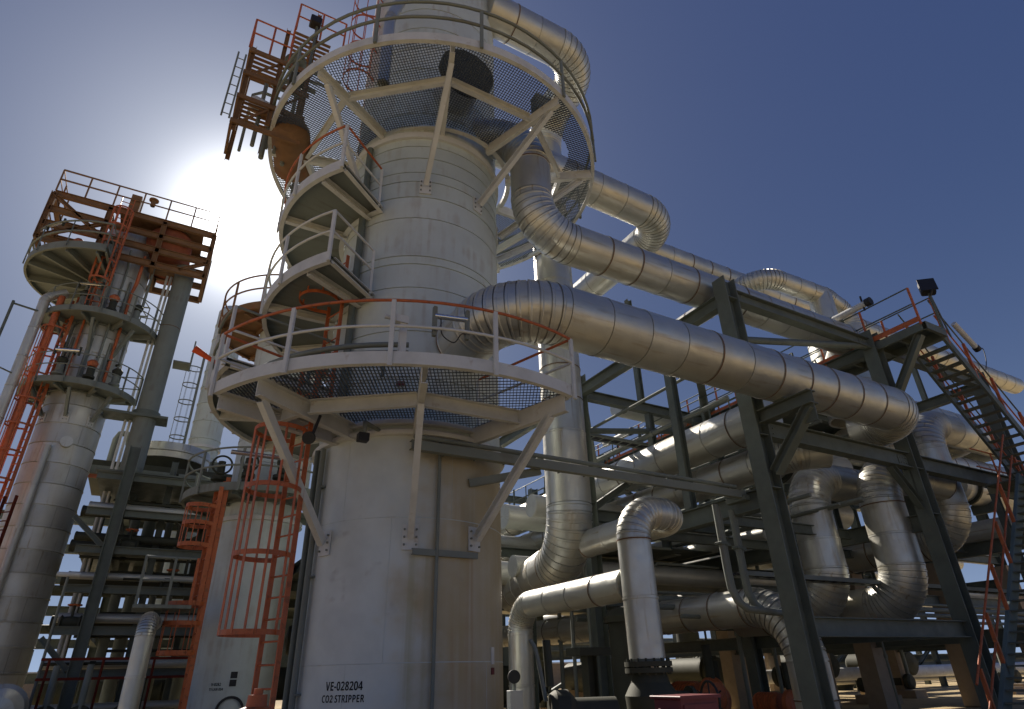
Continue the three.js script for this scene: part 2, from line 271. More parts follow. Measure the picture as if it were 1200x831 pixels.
function ladder(name, label, P, out, y0, y1, o = {}) {   // P: foot, out: degrees of the outward side (the climber's back)
  const t = thing(name, label, 'ladder', [P[0], y0, P[1]], o.group), m = o.mat || orangeM, w = o.w || 0.46, od = [Math.cos(out * R), Math.sin(out * R)], td = [-od[1], od[0]], q = o.heavy || 1;
  const at = (s, d, y) => new THREE.Vector3(P[0] + td[0] * s + od[0] * d, y, P[1] + td[1] * s + od[1] * d);
  for (const s of [-w / 2, w / 2]) part('stile', prism(cham(0.075 * q, 0.022 * q, 0.004), at(s, 0, y0), at(s, 0, y1), [td[0], 0, td[1]]), m, t);
  if (!o.farRungs) for (let y = y0 + 0.25; y < y1 - 0.05; y += 0.3) part('rung', rod(at(-w / 2, 0, y), at(w / 2, 0, y), 0.013 * q, 6), m, t);
  else { const g = []; for (let y = y0 + 0.25; y < y1 - 0.05; y += 0.3) g.push(rod(at(-w / 2, 0, y), at(w / 2, 0, y), 0.015 * q, 5)); const k = part('rungs', g, m, t); }
  if (o.hoops) {
    const Rh = o.rh || 0.37, hp = (f, y) => { const c = Math.cos(f * R), s = Math.sin(f * R); return at(Rh * s, 0.36 + Rh * c * 1.05, y); };
    for (const y of o.hoops) { const pts = []; pts.push(at(-w / 2, 0, y)); for (let f = -125; f <= 125; f += 12.5) pts.push(hp(f, y)); pts.push(at(w / 2, 0, y)); const hh = (o.hoopH || 0.07), g = []; for (let i = 0; i < pts.length - 1; i++) g.push(prism(rect(0.012 * q, hh), pts[i], pts[i + 1])); part('hoop', g, m, t); }
    const hy0 = Math.min(...o.hoops), hy1 = Math.max(...o.hoops); for (const f of [-110, -66, -22, 22, 66, 110].slice(0, o.strips || 6)) part('cage_strip', prism(rect(0.045 * q, 0.01 * q), hp(f, hy0 - 0.03), hp(f, hy1 + 0.03), [Math.cos(out * R), 0, Math.sin(out * R)]), m, t);
  }
  return t;
}

// ================================================================ the setting: ground
{
  const g = new THREE.PlaneGeometry(700, 700, 1, 1); g.rotateX(-Math.PI / 2); const uv = g.attributes.uv; for (let i = 0; i < uv.count; i++) uv.setXY(i, uv.getX(i) * 700, uv.getY(i) * 700);
  const m = part('ground', g, Mt({ map: sandMap, bumpMap: sandBump, bumpScale: 0.03, roughness: 0.95 }), scene); m.userData.kind = 'structure';
}

// ================================================================ main vessel
const C1 = [4.08, -11.28], R1 = 1.8;
{
  const t = thing('process_column', 'wide grey clad column with CO2 STRIPPER stencilled on its skirt', 'column', [C1[0], 0, C1[1]]);
  // painted skirt; its own map: rust and dust runs below the brackets and on the side by the conduit
  const W = 1024, H = 512, d = new Uint8Array(W * H * 4);
  for (let y = 0; y < H; y++) for (let x = 0; x < W; x++) {
    const phi = x / W * 360, h = y / H * 5.4, a = nA[(y % S) * S + x % S], st = nStreak[((y >> 1) % S) * S + (x * 2) % S], f = nD[((y * 2) % S) * S + (x * 2) % S], c2 = nC[(y % S) * S + x % S];
    let c = mul([0.60, 0.645, 0.63], 0.86 + 0.28 * f);
    const jt = (a - 0.5) * 44 + (f - 0.5) * 26, side = sm(124 + jt, 88 + jt, phi) * sm(5, 30, phi), tan = side * sm(-0.35, 0.55, st * 0.4 + a * 0.6) * (0.75 + 0.25 * sm(0.3, 0.65, nB[(y % S) * S + x % S]));
    c = mix(c, [0.39, 0.305, 0.155], 0.97 * tan);
    const run = (p, w, top) => sm(w, 0, Math.abs(phi - p + (f - 0.5) * 3)) * (h < top ? 1 : 0) * sm(0.34, 0.6, st);
    c = mix(c, [0.33, 0.31, 0.17], 0.5 * run(106, 5, 3.35)); c = mix(c, [0.33, 0.30, 0.18], 0.4 * run(99, 3, 3.3));
    c = mix(c, [0.36, 0.22, 0.12], 0.55 * run(73, 4, 3.5) + 0.4 * run(82, 3, 5.3));
    c = mix(c, [0.29, 0.27, 0.25], 0.4 * sm(0.62, 0.72, c2 * 0.6 + a * 0.4));
    for (let k = 0; k < 3; k++) d[(y * W + x) * 4 + k] = toS(c[k]); d[(y * W + x) * 4 + 3] = 255;
  }
  const sk = new THREE.DataTexture(d, W, H); sk.colorSpace = THREE.SRGBColorSpace; sk.wrapS = THREE.RepeatWrapping; sk.magFilter = THREE.LinearFilter; sk.minFilter = THREE.LinearMipmapLinearFilter; sk.generateMipmaps = true; sk.needsUpdate = true;
  const o = new B(), n = 96; for (let i = 0; i < n; i++) { const f0 = i / n * 360, f1 = (i + 1) / n * 360, N = f => new THREE.Vector3(Math.cos(f * R), 0, Math.sin(f * R)); o.quad(pol(C1, R1, f0, 0), pol(C1, R1, f0, 5.4), pol(C1, R1, f1, 5.4), pol(C1, R1, f1, 0), N(f0), N(f0), N(f1), N(f1), [f0 / 360, 0], [f0 / 360, 1], [f1 / 360, 1], [f1 / 360, 0]); }
  part('skirt', o.done(), Mt({ map: sk, roughness: 0.85, roughnessMap: fineRough, metalness: 0.12, bumpMap: cladBump, bumpScale: 0.004 }), t);
  part('skirt_lip', arcSolid(C1, [[R1 - 0.05, 5.34], [R1 + 0.09, 5.34], [R1 + 0.1, 5.36], [R1 + 0.1, 5.42], [R1 + 0.05, 5.46], [R1 - 0.05, 5.46]], 0, 360), paleM, t);
  for (const y of [1.78, 3.92]) part('weld_seam', arcSolid(C1, [[R1 - 0.01, y], [R1 + 0.001, y], [R1 + 0.004, y + 0.007], [R1 + 0.001, y + 0.014], [R1 - 0.01, y + 0.014]], 0, 360), shellM[0], t);
  for (const [f, y0, y1] of [[136, 0.02, 1.77], [60, 0.02, 1.77], [118, 1.8, 3.91], [86, 3.94, 5.33], [146, 3.94, 5.33]]) part('weld_seam', prism([[-0.007, -0.01], [0.007, -0.01], [0, 0.004]], pol(C1, R1, f, y0), pol(C1, R1, f, y1), [Math.cos(f * R), 0, Math.sin(f * R)]), shellM[0], t);
  part('base_ring', arcSolid(C1, slab(R1 + 0.003, R1 + 0.16, 0.02, 0.3), 0, 360), galvM, t);
  // stencilled tag
  const cv = document.createElement('canvas'); cv.width = 1024; cv.height = 448; const cx = cv.getContext('2d'); cx.clearRect(0, 0, 1024, 448); cx.fillStyle = '#0c0c0e'; cx.textBaseline = 'alphabetic';
  const fit = (s, x0, x1, y, h) => { cx.save(); cx.font = 'bold 200px sans-serif'; const w = cx.measureText(s).width; cx.translate(x0, y); cx.scale((x1 - x0) / w, h / 146); cx.fillText(s, 0, 0); cx.restore(); };
  fit('VE-028204', 90, 960, 190, 170); fit('CO2 STRIPPER', 10, 1010, 410, 140);
  for (let i = 0; i < 420; i++) { const w = rr(1, 6); cx.clearRect(rr(0, 1024), rr(0, 448), w, rr(1, 7)); }
  const ct = new THREE.CanvasTexture(cv); ct.colorSpace = THREE.SRGBColorSpace; ct.magFilter = THREE.LinearFilter;
  const so = new B(), sn = 12; for (let i = 0; i < sn; i++) { const f0 = 147.8 - 23 * i / sn, f1 = 147.8 - 23 * (i + 1) / sn, N = f => new THREE.Vector3(Math.cos(f * R), 0, Math.sin(f * R)); so.quad(pol(C1, R1 + 0.003, f0, 1.27), pol(C1, R1 + 0.003, f1, 1.27), pol(C1, R1 + 0.003, f1, 1.58), pol(C1, R1 + 0.003, f0, 1.58), N(f0), N(f1), N(f1), N(f0), [i / sn, 0], [(i + 1) / sn, 0], [(i + 1) / sn, 1], [i / sn, 1]); }
  part('stencil_lettering', so.done(), Mt({ map: ct, transparent: true, roughness: 0.85 }), t);
  // jacket rings above the skirt
  const hs = [5.46, 6.45, 7.45, 8.45, 9.02, 9.22, 10.22, 10.8, 11.25, 11.52, 11.95, 12.32, 12.66, 13.4, 14.2, 15.0, 15.8, 16.6, 17.4, 18.2];
  for (let i = 0; i < hs.length - 1; i++) { const ns = 2, o0 = 10 + (i * 11) % 30; for (let k = 0; k < ns; k++) { const r = R1 + rr(-0.003, 0.003), y0 = hs[i], y1 = hs[i + 1] - 0.001, bead = 0.028; part('jacket_sheet', arcSolid(C1, [[r - 0.03, y0], [r - 0.018, y0], [r - 0.018, y0 + 0.016], [r + 0.010, y0 + 0.016], [r + 0.010, y0 + 0.016 + bead], [r, y0 + bead + 0.022], [r, y1], [r - 0.03, y1]], o0 + k * 210 - 0.0, k ? o0 + 359.9 : o0 + 209.9), shellM[Math.floor(rnd() * 3)], t); } }
  part('upper_jacket', turned([[0, R1], [7, R1], [7.3, R1 * 0.95], [7.7, R1 * 0.72], [7.95, R1 * 0.4], [8.0, 0]], [C1[0], 18.2, C1[1]], [0, 1, 0], 64), shellM[0], t);
  for (const y of [12.72]) part('stiffening_ring', arcSolid(C1, slab(R1 - 0.02, R1 + 0.07, y - 0.16, y), 0, 360), paleM, t);
  // conduits up the shell
  part('conduit', rod(pol(C1, R1 + 0.06, 94.4, 0.02), pol(C1, R1 + 0.06, 94.4, 5.3), 0.032), galvM, t);
  part('conduit', rod(pol(C1, R1 + 0.1, 153.7, 5.9), pol(C1, R1 + 0.1, 153.7, 12.5), 0.075, 12), rackM, t);
  part('conduit', rod(pol(C1, R1 + 0.09, 166, 0.02), pol(C1, R1 + 0.09, 166, 5.3), 0.05), galvM, t);
  part('conduit', rod(pol(C1, R1 + 0.12, 171, 0.02), pol(C1, R1 + 0.12, 171, 5.3), 0.05), rackM, t);
  for (const y of [1.4, 3.1, 4.6]) part('conduit_clamp', prism(rect(0.1, 0.03), pol(C1, R1 + 0.04, 163.5, y), pol(C1, R1 + 0.06, 173.5, y)), galvM, t);
  part('brace_tie', prism(cSec(0.1, 0.05), pol(C1, R1 + 0.13, 107, 3.36), pol(C1, R1 + 0.13, 72, 3.36)), galvM, t);
  part('tag_plate', prism(rect(0.1, 0.012), pol(C1, R1 + 0.008, 54, 1.75), pol(C1, R1 + 0.008, 54, 2.0), [Math.cos(54 * R), 0, Math.sin(54 * R)]), paleM, t); part('tag_plate', prism(rect(0.1, 0.012), pol(C1, R1 + 0.008, 54, 1.6), pol(C1, R1 + 0.008, 54, 1.7), [Math.cos(54 * R), 0, Math.sin(54 * R)]), redM, t);
}
// its platforms
ringPlatform('ring_platform', 'lower ring platform with pale curved fascia braced off the stripper column', C1, R1, 4.15, 5.66, 72, 158, { pitch: 0.055, barw: 0.008, beams: [72.8, 108, 144, 157], chord: [3.05], bh: 0.3, fascia: 0.1, dir: 118, braces: [[74, 3.75, 71, 3.65], [108, 3.35, 108, 3.6], [145, 3.9, 157, 3.6]], rh: 0.95, gap: 1.55, endRails: true });
ringPlatform('ring_platform', 'high full ring platform with see-through mesh floor on the stripper column', [4.32, -11.19], R1, 4.1, 13.0, -80, 280, { pitch: 0.06, barw: 0.007, cross: 0.06, beams: [-38, 0, 34, 70, 108, 150, 190, 230], chord: [3.2], bh: 0.26, fascia: 0.12, braces: [[108, 3.75, 110, 11.1], [70, 3.75, 69, 11.1], [150, 3.75, 157, 11.1], [34, 3.75, 30, 11.1], [0, 3.75, -6, 11.1]], foot: C1, holes: [[6.03, -9.3, 0.95], [8.95, -12.8, 0.9], [6.6, -10.6, 0.75]], rh: 1.05, topMat: galvM, midMat: galvM, postMat: galvM, railR: 0.035, gap: 2.2 });
ringPlatform('ring_platform', 'railed landing at the left back of the stripper a step above the lower platform', C1, R1, 3.9, 6.45, 164, 250, { beams: [170, 200, 230], fascia: 0.16, bh: 0.2, gap: 1.2, rh: 1.0, topMat: galvM, midMat: galvM, deckMat: galvM });
ringPlatform('ring_platform', 'short curved landing under the high mesh platform with orange top rail', C1, R1, 3.25, 10.6, 140, 262, { beams: [150, 180, 215, 250], fascia: 0.14, bh: 0.16, gap: 1.4, rh: 1.0, deckMat: galvM });
ringPlatform('ring_platform', 'short curved landing midway between the two wide ring platforms', C1, R1, 3.25, 8.35, 140, 255, { beams: [150, 180, 215, 245], fascia: 0.14, bh: 0.16, gap: 1.4, rh: 1.0, topMat: paleM, deckMat: galvM });
ladder('caged_ladder', 'orange caged ladder rising to the lower platform beside the stripper skirt', [1.705, -10.15], 154.5, 0.05, 6.6, { hoops: [2.2, 3.25, 4.25, 5.2], w: 0.45, rh: 0.4, heavy: 1.15 });
ladder('caged_ladder', 'orange caged ladder climbing above the high mesh platform', [2.35, -11.1], 170, 13.0, 19.5, { hoops: [15.3, 16.4, 17.5, 18.6] });
ladder('caged_ladder', 'orange caged ladder standing on the lower platform behind its rail', [2.1, -10.7], 160, 5.7, 9.4, { hoops: [8.2, 8.9] });
{ // control post and lamp on the rail of the lower platform
  let t = thing('tube_lamp', 'silver tube lamp between brackets on the lower platform rail', 'lamp', pol(C1, 4.1, 103, 6.35).toArray());
  const a = pol(C1, 4.1, 106.5, 6.42), b = pol(C1, 4.1, 99.5, 6.42);
  part('tube', rod(a, b, 0.045, 14), tubeM, t); for (const p of [a, b]) part('bracket', box(p.x - 0.03, p.y - 0.35, p.z - 0.03, p.x + 0.03, p.y + 0.16, p.z + 0.03), galvM, t);
  part('cable', bentRod([[a.x + 0.1, a.y - 0.02, a.z], [a.x + 0.12, a.y - 0.3, a.z + 0.02], [a.x + 0.32, a.y - 0.38, a.z], [b.x - 0.1, b.y - 0.28, b.z], [b.x, b.y - 0.25, b.z]], 0.01, 6, true), blackM, t);
  t = thing('control_box', 'small pale control station on a post at the lower platform rail', 'control box', pol(C1, 4.0, 113, 5.8).toArray());
  const q = pol(C1, 4.0, 113, 0); part('post', box(q.x - 0.05, 5.7, q.z - 0.05, q.x + 0.05, 6.35, q.z + 0.03), paleM, t); part('head', box(q.x - 0.14, 6.3, q.z - 0.06, q.x + 0.06, 6.42, q.z + 0.06), paleM, t); part('gland', rod([q.x - 0.14, 6.36, q.z], [q.x - 0.3, 6.36, q.z], 0.035), paleM, t);
  t = thing('conduit_pipe', 'grey horizontal conduit pipe running behind the lower platform rail', 'pipe', pol(C1, 3.6, 140, 6.0).toArray());
  part('tube', arcRod(C1, 3.5, 112, 172, 6.05, 0.07), galvM, t); part('tube', arcRod(C1, 3.5, 112, 172, 6.22, 0.045), galvM, t); for (const f of [118, 138, 158]) part('support', rod(pol(C1, 3.5, f, 5.67), pol(C1, 3.5, f, 6.0), 0.03), galvM, t);
  t = thing('red_tag', 'small red tag on the shell above the lower platform', 'tag', pol(C1, R1 + 0.03, 118, 6.3).toArray()); part('plate', prism(rect(0.16, 0.02), pol(C1, R1 + 0.03, 118, 6.28), pol(C1, R1 + 0.03, 118, 6.37), [Math.cos(118 * R), 0, Math.sin(118 * R)]), redM, t); part('stud', rod(pol(C1, R1, 118, 6.33), pol(C1, R1 + 0.06, 118, 6.33), 0.012), galvM, t);
  t = thing('horn', 'orange cone horn sticking out from the lower platform rail', 'horn', [0.2, 7.3, -12.2]);
  part('cone', turned([[0, 0], [0, 0.03], [0.5, 0.075], [0.5, 0.06], [0.1, 0.02]], [0.25, 7.22, -12.2], [-1, 0.45, 0.1], 16), Mt({ color: new THREE.Color().setRGB(0.8, 0.1, 0.02), roughness: 0.6 }), t); part('stem', rod([0.25, 6.5, -12.2], [0.25, 7.25, -12.2], 0.03), galvM, t);
  t = thing('hydrant_post', 'short orange-red post at the foot of the caged ladder', 'post', [1.28, 0, -7.95]);
  part('barrel', turned([[0, 0], [0, 0.13], [1.28, 0.13], [1.28, 0.17], [1.34, 0.17], [1.36, 0.11], [1.47, 0.1], [1.47, 0]], [1.28, 0, -7.95], [0, 1, 0], 20), orangeM, t); part('cap', turned([[0, 0.05], [0.06, 0.05], [0.06, 0]], [1.28, 1.47, -7.95], [0, 1, 0], 12), orangeM, t);
  t = thing('tube_lamp', 'silver tube lamp hanging under the left edge of the lower platform', 'lamp', [0.9, 5.2, -11.2]); part('tube', rod([0.75, 5.12, -11.1], [1.6, 5.12, -11.1], 0.04, 12), tubeM, t); part('hanger', rod([1.1, 5.1, -11.1], [1.1, 5.55, -11.1], 0.02), galvM, t);
}
// two drums slung under the platform's left side, and the valve skid on the high platform
{
  let t = thing('floodlight', 'black round floodlight under the lower platform left brace', 'floodlight', [1.75, 5.05, -9.35]); part('body', turned([[0, 0], [0, 0.06], [0.08, 0.1], [0.14, 0.1], [0.14, 0]], [1.75, 5.0, -9.45], [-0.5, -0.45, 0.75], 18), blackM, t); part('bracket', rod([1.75, 5.0, -9.45], [1.85, 5.4, -9.5], 0.025), blackM, t);
  t = thing('junction_box', 'black junction box under the lower platform near the lip', 'box', [2.6, 5.15, -9.5]); part('case', box(2.5, 5.08, -9.6, 2.68, 5.22, -9.46), blackM, t); part('conduit', bentRod([[2.6, 5.2, -9.5], [2.6, 5.4, -9.5], [2.95, 5.42, -9.8]], 0.03), galvM, t);
}
{
  const t = thing('valve_tower', 'rusty orange access frame with rails on the left of the high platform', 'access frame', [-0.1, 12.4, -12.2]);
  const xs = [-0.5, 0.15, 0.8], zs = [-11.2, -12.2];
  for (const [i, x] of xs.entries()) for (const z of zs) part('post', prism(iSec(0.1, 0.1, 0.01, 0.008), [x, 12.4 + i * 0.5, z], [x, 15.2 + i * 1.1, z], [1, 0, 0]), brownM, t);
  for (const y of [12.6, 13.4, 14.2, 15.0]) { part('floor_beam', prism(cSec(0.12, 0.06), [xs[0] - 0.1, y, zs[0] + 0.06], [xs[2] + 0.1, y, zs[0] + 0.06]), brownM, t); part('floor_beam', prism(cSec(0.12, 0.06), [xs[0] - 0.07, y, zs[0]], [xs[0] - 0.07, y, zs[1]]), brownM, t); }
  for (const [x0, x1, y] of [[-0.6, 0.25, 15.02], [0.3, 1.2, 16.32], [-0.5, 0.2, 13.44]]) for (let k = 0; k < 7; k++) part('slat', box(x0, y, -12.05 + k * 0.135, x1, y + 0.03, -11.98 + k * 0.135, 0.003), brownM, t);
  for (const [a, b] of [[[-0.5, 12.6, -11.2], [0.15, 13.4, -11.2]], [[0.15, 13.4, -11.2], [0.8, 14.2, -11.2]], [[-0.5, 14.2, -11.2], [0.15, 15, -11.2]]]) part('brace', rod(a, b, 0.03), brownM, t);
  for (let k = 0; k < 5; k++) part('riser_pipe', bentRod([[-0.3 + k * 0.24, 12.5, -11.9 + (k % 2) * 0.3], [-0.3 + k * 0.24, 14.4 + k * 0.35, -11.9 + (k % 2) * 0.3], [-0.1 + k * 0.24, 14.6 + k * 0.35, -11.9], [0.5 + k * 0.3, 14.6 + k * 0.35, -11.9]], 0.035 + 0.012 * (k % 3)), galvM, t);
  for (const [x0, x1, y] of [[-0.6, 0.3, 15.05], [0.3, 1.5, 16.35]]) { for (const x of [x0, (x0 + x1) / 2, x1]) part('rail_post', rod([x, y, -11.12], [x, y + 1.05, -11.12], 0.025), orangeM, t); for (const k of [0.55, 1.05]) part('rail', rod([x0, y + k, -11.12], [x1, y + k, -11.12], 0.022), orangeM, t); for (const k of [0.55, 1.05]) part('rail', rod([x0, y + k, -11.12], [x0, y + k, -12.1], 0.022), orangeM, t); }
  for (const x of [-0.78, -0.62]) part('ladder_stile', rod([x, 12.5, -11.0], [x, 14.6, -11.0], 0.02), galvM, t); for (let y = 12.6; y < 14.6; y += 0.3) part('ladder_rung', rod([-0.78, y, -11.0], [-0.62, y, -11.0], 0.012, 6), galvM, t);
}
{
  let t = thing('drum', 'rust brown drum end tucked under the orange access frame', 'drum', [0.75, 13.0, -11.6]); part('shell', turned([[0, 0], [0.05, 0.25], [0.14, 0.38], [0.3, 0.44], [1.5, 0.44], [1.66, 0.3], [1.7, 0]], [0.6, 13.0, -11.0], [0.25, 0, -1], 28), brownM, t); part('nozzle', flange([0.75, 13.5, -11.7], [0, 1, 0], 0.16, 0.3), brownM, t);
  t = thing('valve', 'grey control valve with round actuator on the orange access frame', 'valve', [0.35, 15.6, -11.3]); part('actuator', turned([[0, 0], [0, 0.16], [0.08, 0.26], [0.14, 0.28], [0.2, 0.26], [0.28, 0.16], [0.28, 0]], [0.5, 15.35, -11.4], [-0.3, 1, 0], 20), galvM, t); part('yoke', rod([0.62, 14.9, -11.4], [0.5, 15.4, -11.4], 0.06), castM, t); part('body', flange([0.42, 14.9, -11.4], [1, 0, 0], 0.16, 0.4), castM, t);
  t = thing('floodlight', 'dark floodlight on a pole above the orange access frame', 'floodlight', [0.75, 16.6, -11.1]); part('pole', rod([0.78, 15.0, -11.1], [0.78, 16.9, -11.1], 0.035), rackM, t); part('head', box(0.58, 16.75, -11.2, 0.86, 16.98, -10.95, 0.03), blackM, t);
  t = thing('gas_bottle', 'pale horizontal cylinder on the access frame deck', 'cylinder', [0.0, 13.8, -11.4]); part('shell', turned([[0, 0], [0.05, 0.16], [0.12, 0.2], [0.85, 0.2], [0.92, 0.16], [0.97, 0]], [-0.35, 13.72, -11.5], [1, 0, -0.2], 20), paleM, t); part('saddle', box(-0.1, 13.46, -11.62, 0.2, 13.56, -11.42), brownM, t);
}
pipe('clad_pipe', 'slim pale pipe rising by the orange ladder on the high platform', [[2.15, 13.0, -9.0], [2.15, 15.3, -9.0], [2.6, 17.2, -9.3], [2.6, 22, -9.3]], 0.13, { seg: 16, bend: 0.4, lip: 0.004 });

// ================================================================ the big clad pipes
pipe('clad_pipe', 'nearest fat silver pipe bending into the stripper column above the lower rail', [[4.35, 7.32, -9.45], [4.35, 7.32, -7.7], [16.35, 7.32, -7.7], [16.35, 7.32, -9.1]], 0.56, { bend: 1.02, seg: 40, sheet: 0.93 });
pipe('clad_pipe', 'silver pipe dropping from the high platform then bending right over the steel', [[4.75, 13.62, -10.0], [6.03, 13.62, -9.3], [6.03, 10.62, -9.3], [17.6, 10.62, -9.3], [19.5, 10.62, -11]], 0.49, { bend: 1.0, seg: 36, sheet: 0.95 });
pipe('clad_pipe', 'topmost silver pipe curling out over the high platform and down behind it', [[5.2, 19.2, -10.0], [8.95, 19.2, -10.0], [8.95, 19.2, -12.8], [8.95, 4.15, -12.8], [10.3, 3.9, -18.2]], 0.58, { bend: 1.28, seg: 36, sheet: 0.95 });
pipe('clad_pipe', 'silver pipe making a sharp hairpin against the sky right of the platform', [[5.8, 15.55, -11.5], [13.0, 15.3, -11.5], [13.0, 15.3, -20.5]], 0.56, { bend: 1.15, seg: 36, sheet: 0.95 });
pipe('clad_pipe', 'long thin silver pipe running straight across behind the gooseneck', [[13.3, 15.2, -13], [40, 15.2, -13]], 0.46, { seg: 26 });
pipe('clad_pipe', 'arched gooseneck pipe standing above the rack beside the stair head', [[16.7, 13.95, -19], [16.7, 13.95, -11.0], [20.2, 14.05, -11.0], [21.4, 13.6, -11.0], [21.4, 11, -11.0]], 0.37, { seg: 26, bend: 0.85 });
pipe('clad_pipe', 'fat sunlit-topped pipe running away through the rack just under the walkway', [[13.3, 7.45, -9.6], [13.3, 7.45, -30]], 0.55, { seg: 30 });
pipe('clad_pipe', 'pale pipe running away under the near fat pipe behind the front beam', [[14.6, 6.55, -9.1], [14.0, 6.55, -9.6], [14.0, 6.55, -30]], 0.46, { seg: 28, bend: 0.5 });
pipe('clad_pipe', 'left of two ribbed double-bend pipes dropping behind the front rack beam', [[19.2, 6.5, -11], [16.1, 6.5, -11], [16.1, 2.95, -11], [15.8, 2.95, -14]], 0.55, { seg: 34, bend: 1.0, gore: 6.5 });
pipe('clad_pipe', 'right of two ribbed double-bend pipes, beside the second rack column', [[20.6, 6.5, -9.6], [17.25, 6.5, -9.6], [17.25, 2.9, -9.6], [17.25, 2.9, -14]], 0.55, { seg: 34, bend: 1.0, gore: 6.5 });
pipe('clad_pipe', 'white-lit upright pipe seen between the second column and the stair', [[25.5, 8.6, -9.7], [21.0, 8.6, -9.7], [21.0, 4.9, -9.7], [21.0, 4.9, -15]], 0.52, { seg: 30, bend: 0.95 });
pipe('clad_pipe', 'upright silver pipe standing on a valve in front of the low pipes', [[9.3, 4.42, -13.5], [9.3, 4.42, -9.4], [8.05, 4.42, -9.4], [8.05, 1.78, -9.4]], 0.325, { seg: 30, bend: 0.55, gore: 10 });
pipe('clad_pipe', 'low brownish pipe running back from the upright one and turning down', [[8.1, 3.08, -9.75], [8.1, 3.08, -14.0], [8.1, 0.3, -14.0]], 0.3, { seg: 28, bend: 0.6 });
pipe('clad_pipe', 'long low pipe with sun patches running away behind the upright pipe', [[12.5, 0.2, -9.5], [12.5, 2.86, -9.5], [12.5, 2.86, -30]], 0.42, { seg: 28 });
{ // vertical clad head below the gooseneck, with its dark neck flange
  const t = thing('clad_vessel', 'round ribbed silver vessel head under the gooseneck at the stair platform', 'vessel', [19.9, 9.0, -11.0]);
  for (let i = 0; i < 5; i++) part('jacket_sheet', turned([[0, 0.84], [0, 0.9], [0.06, 0.9], [0.07, 0.88], [0.58, 0.88]], [19.9, 9.0 + i * 0.58, -11], [0, 1, 0], 36), clad[i % 4], t);
  part('dome', turned([[0, 0.9], [0.1, 0.87], [0.3, 0.74], [0.45, 0.55], [0.5, 0.42], [0.75, 0.42]], [19.9, 11.9, -11], [0, 1, 0], 36), clad[1], t); part('neck_flange', flange([19.9, 12.65, -11], [0, 1, 0], 0.52, 0.12), rackM, t); part('neck', turned([[0, 0.42], [1.2, 0.42]], [19.9, 12.77, -11], [0, 1, 0], 28), clad[0], t);
}
pipe('clad_pipe', 'ribbed pipe elbow rising beyond the stair rails at the right edge', [[23.5, 10.0, -11.5], [29.0, 10.0, -11.5], [29.0, 10.0, -16]], 0.7, { seg: 30, bend: 1.3 });
pipe('clad_pipe', 'fat pipe beside the ribbed elbow beyond the stair rails', [[22.5, 9.2, -13.2], [36, 9.2, -13.2]], 0.6, { seg: 28 });

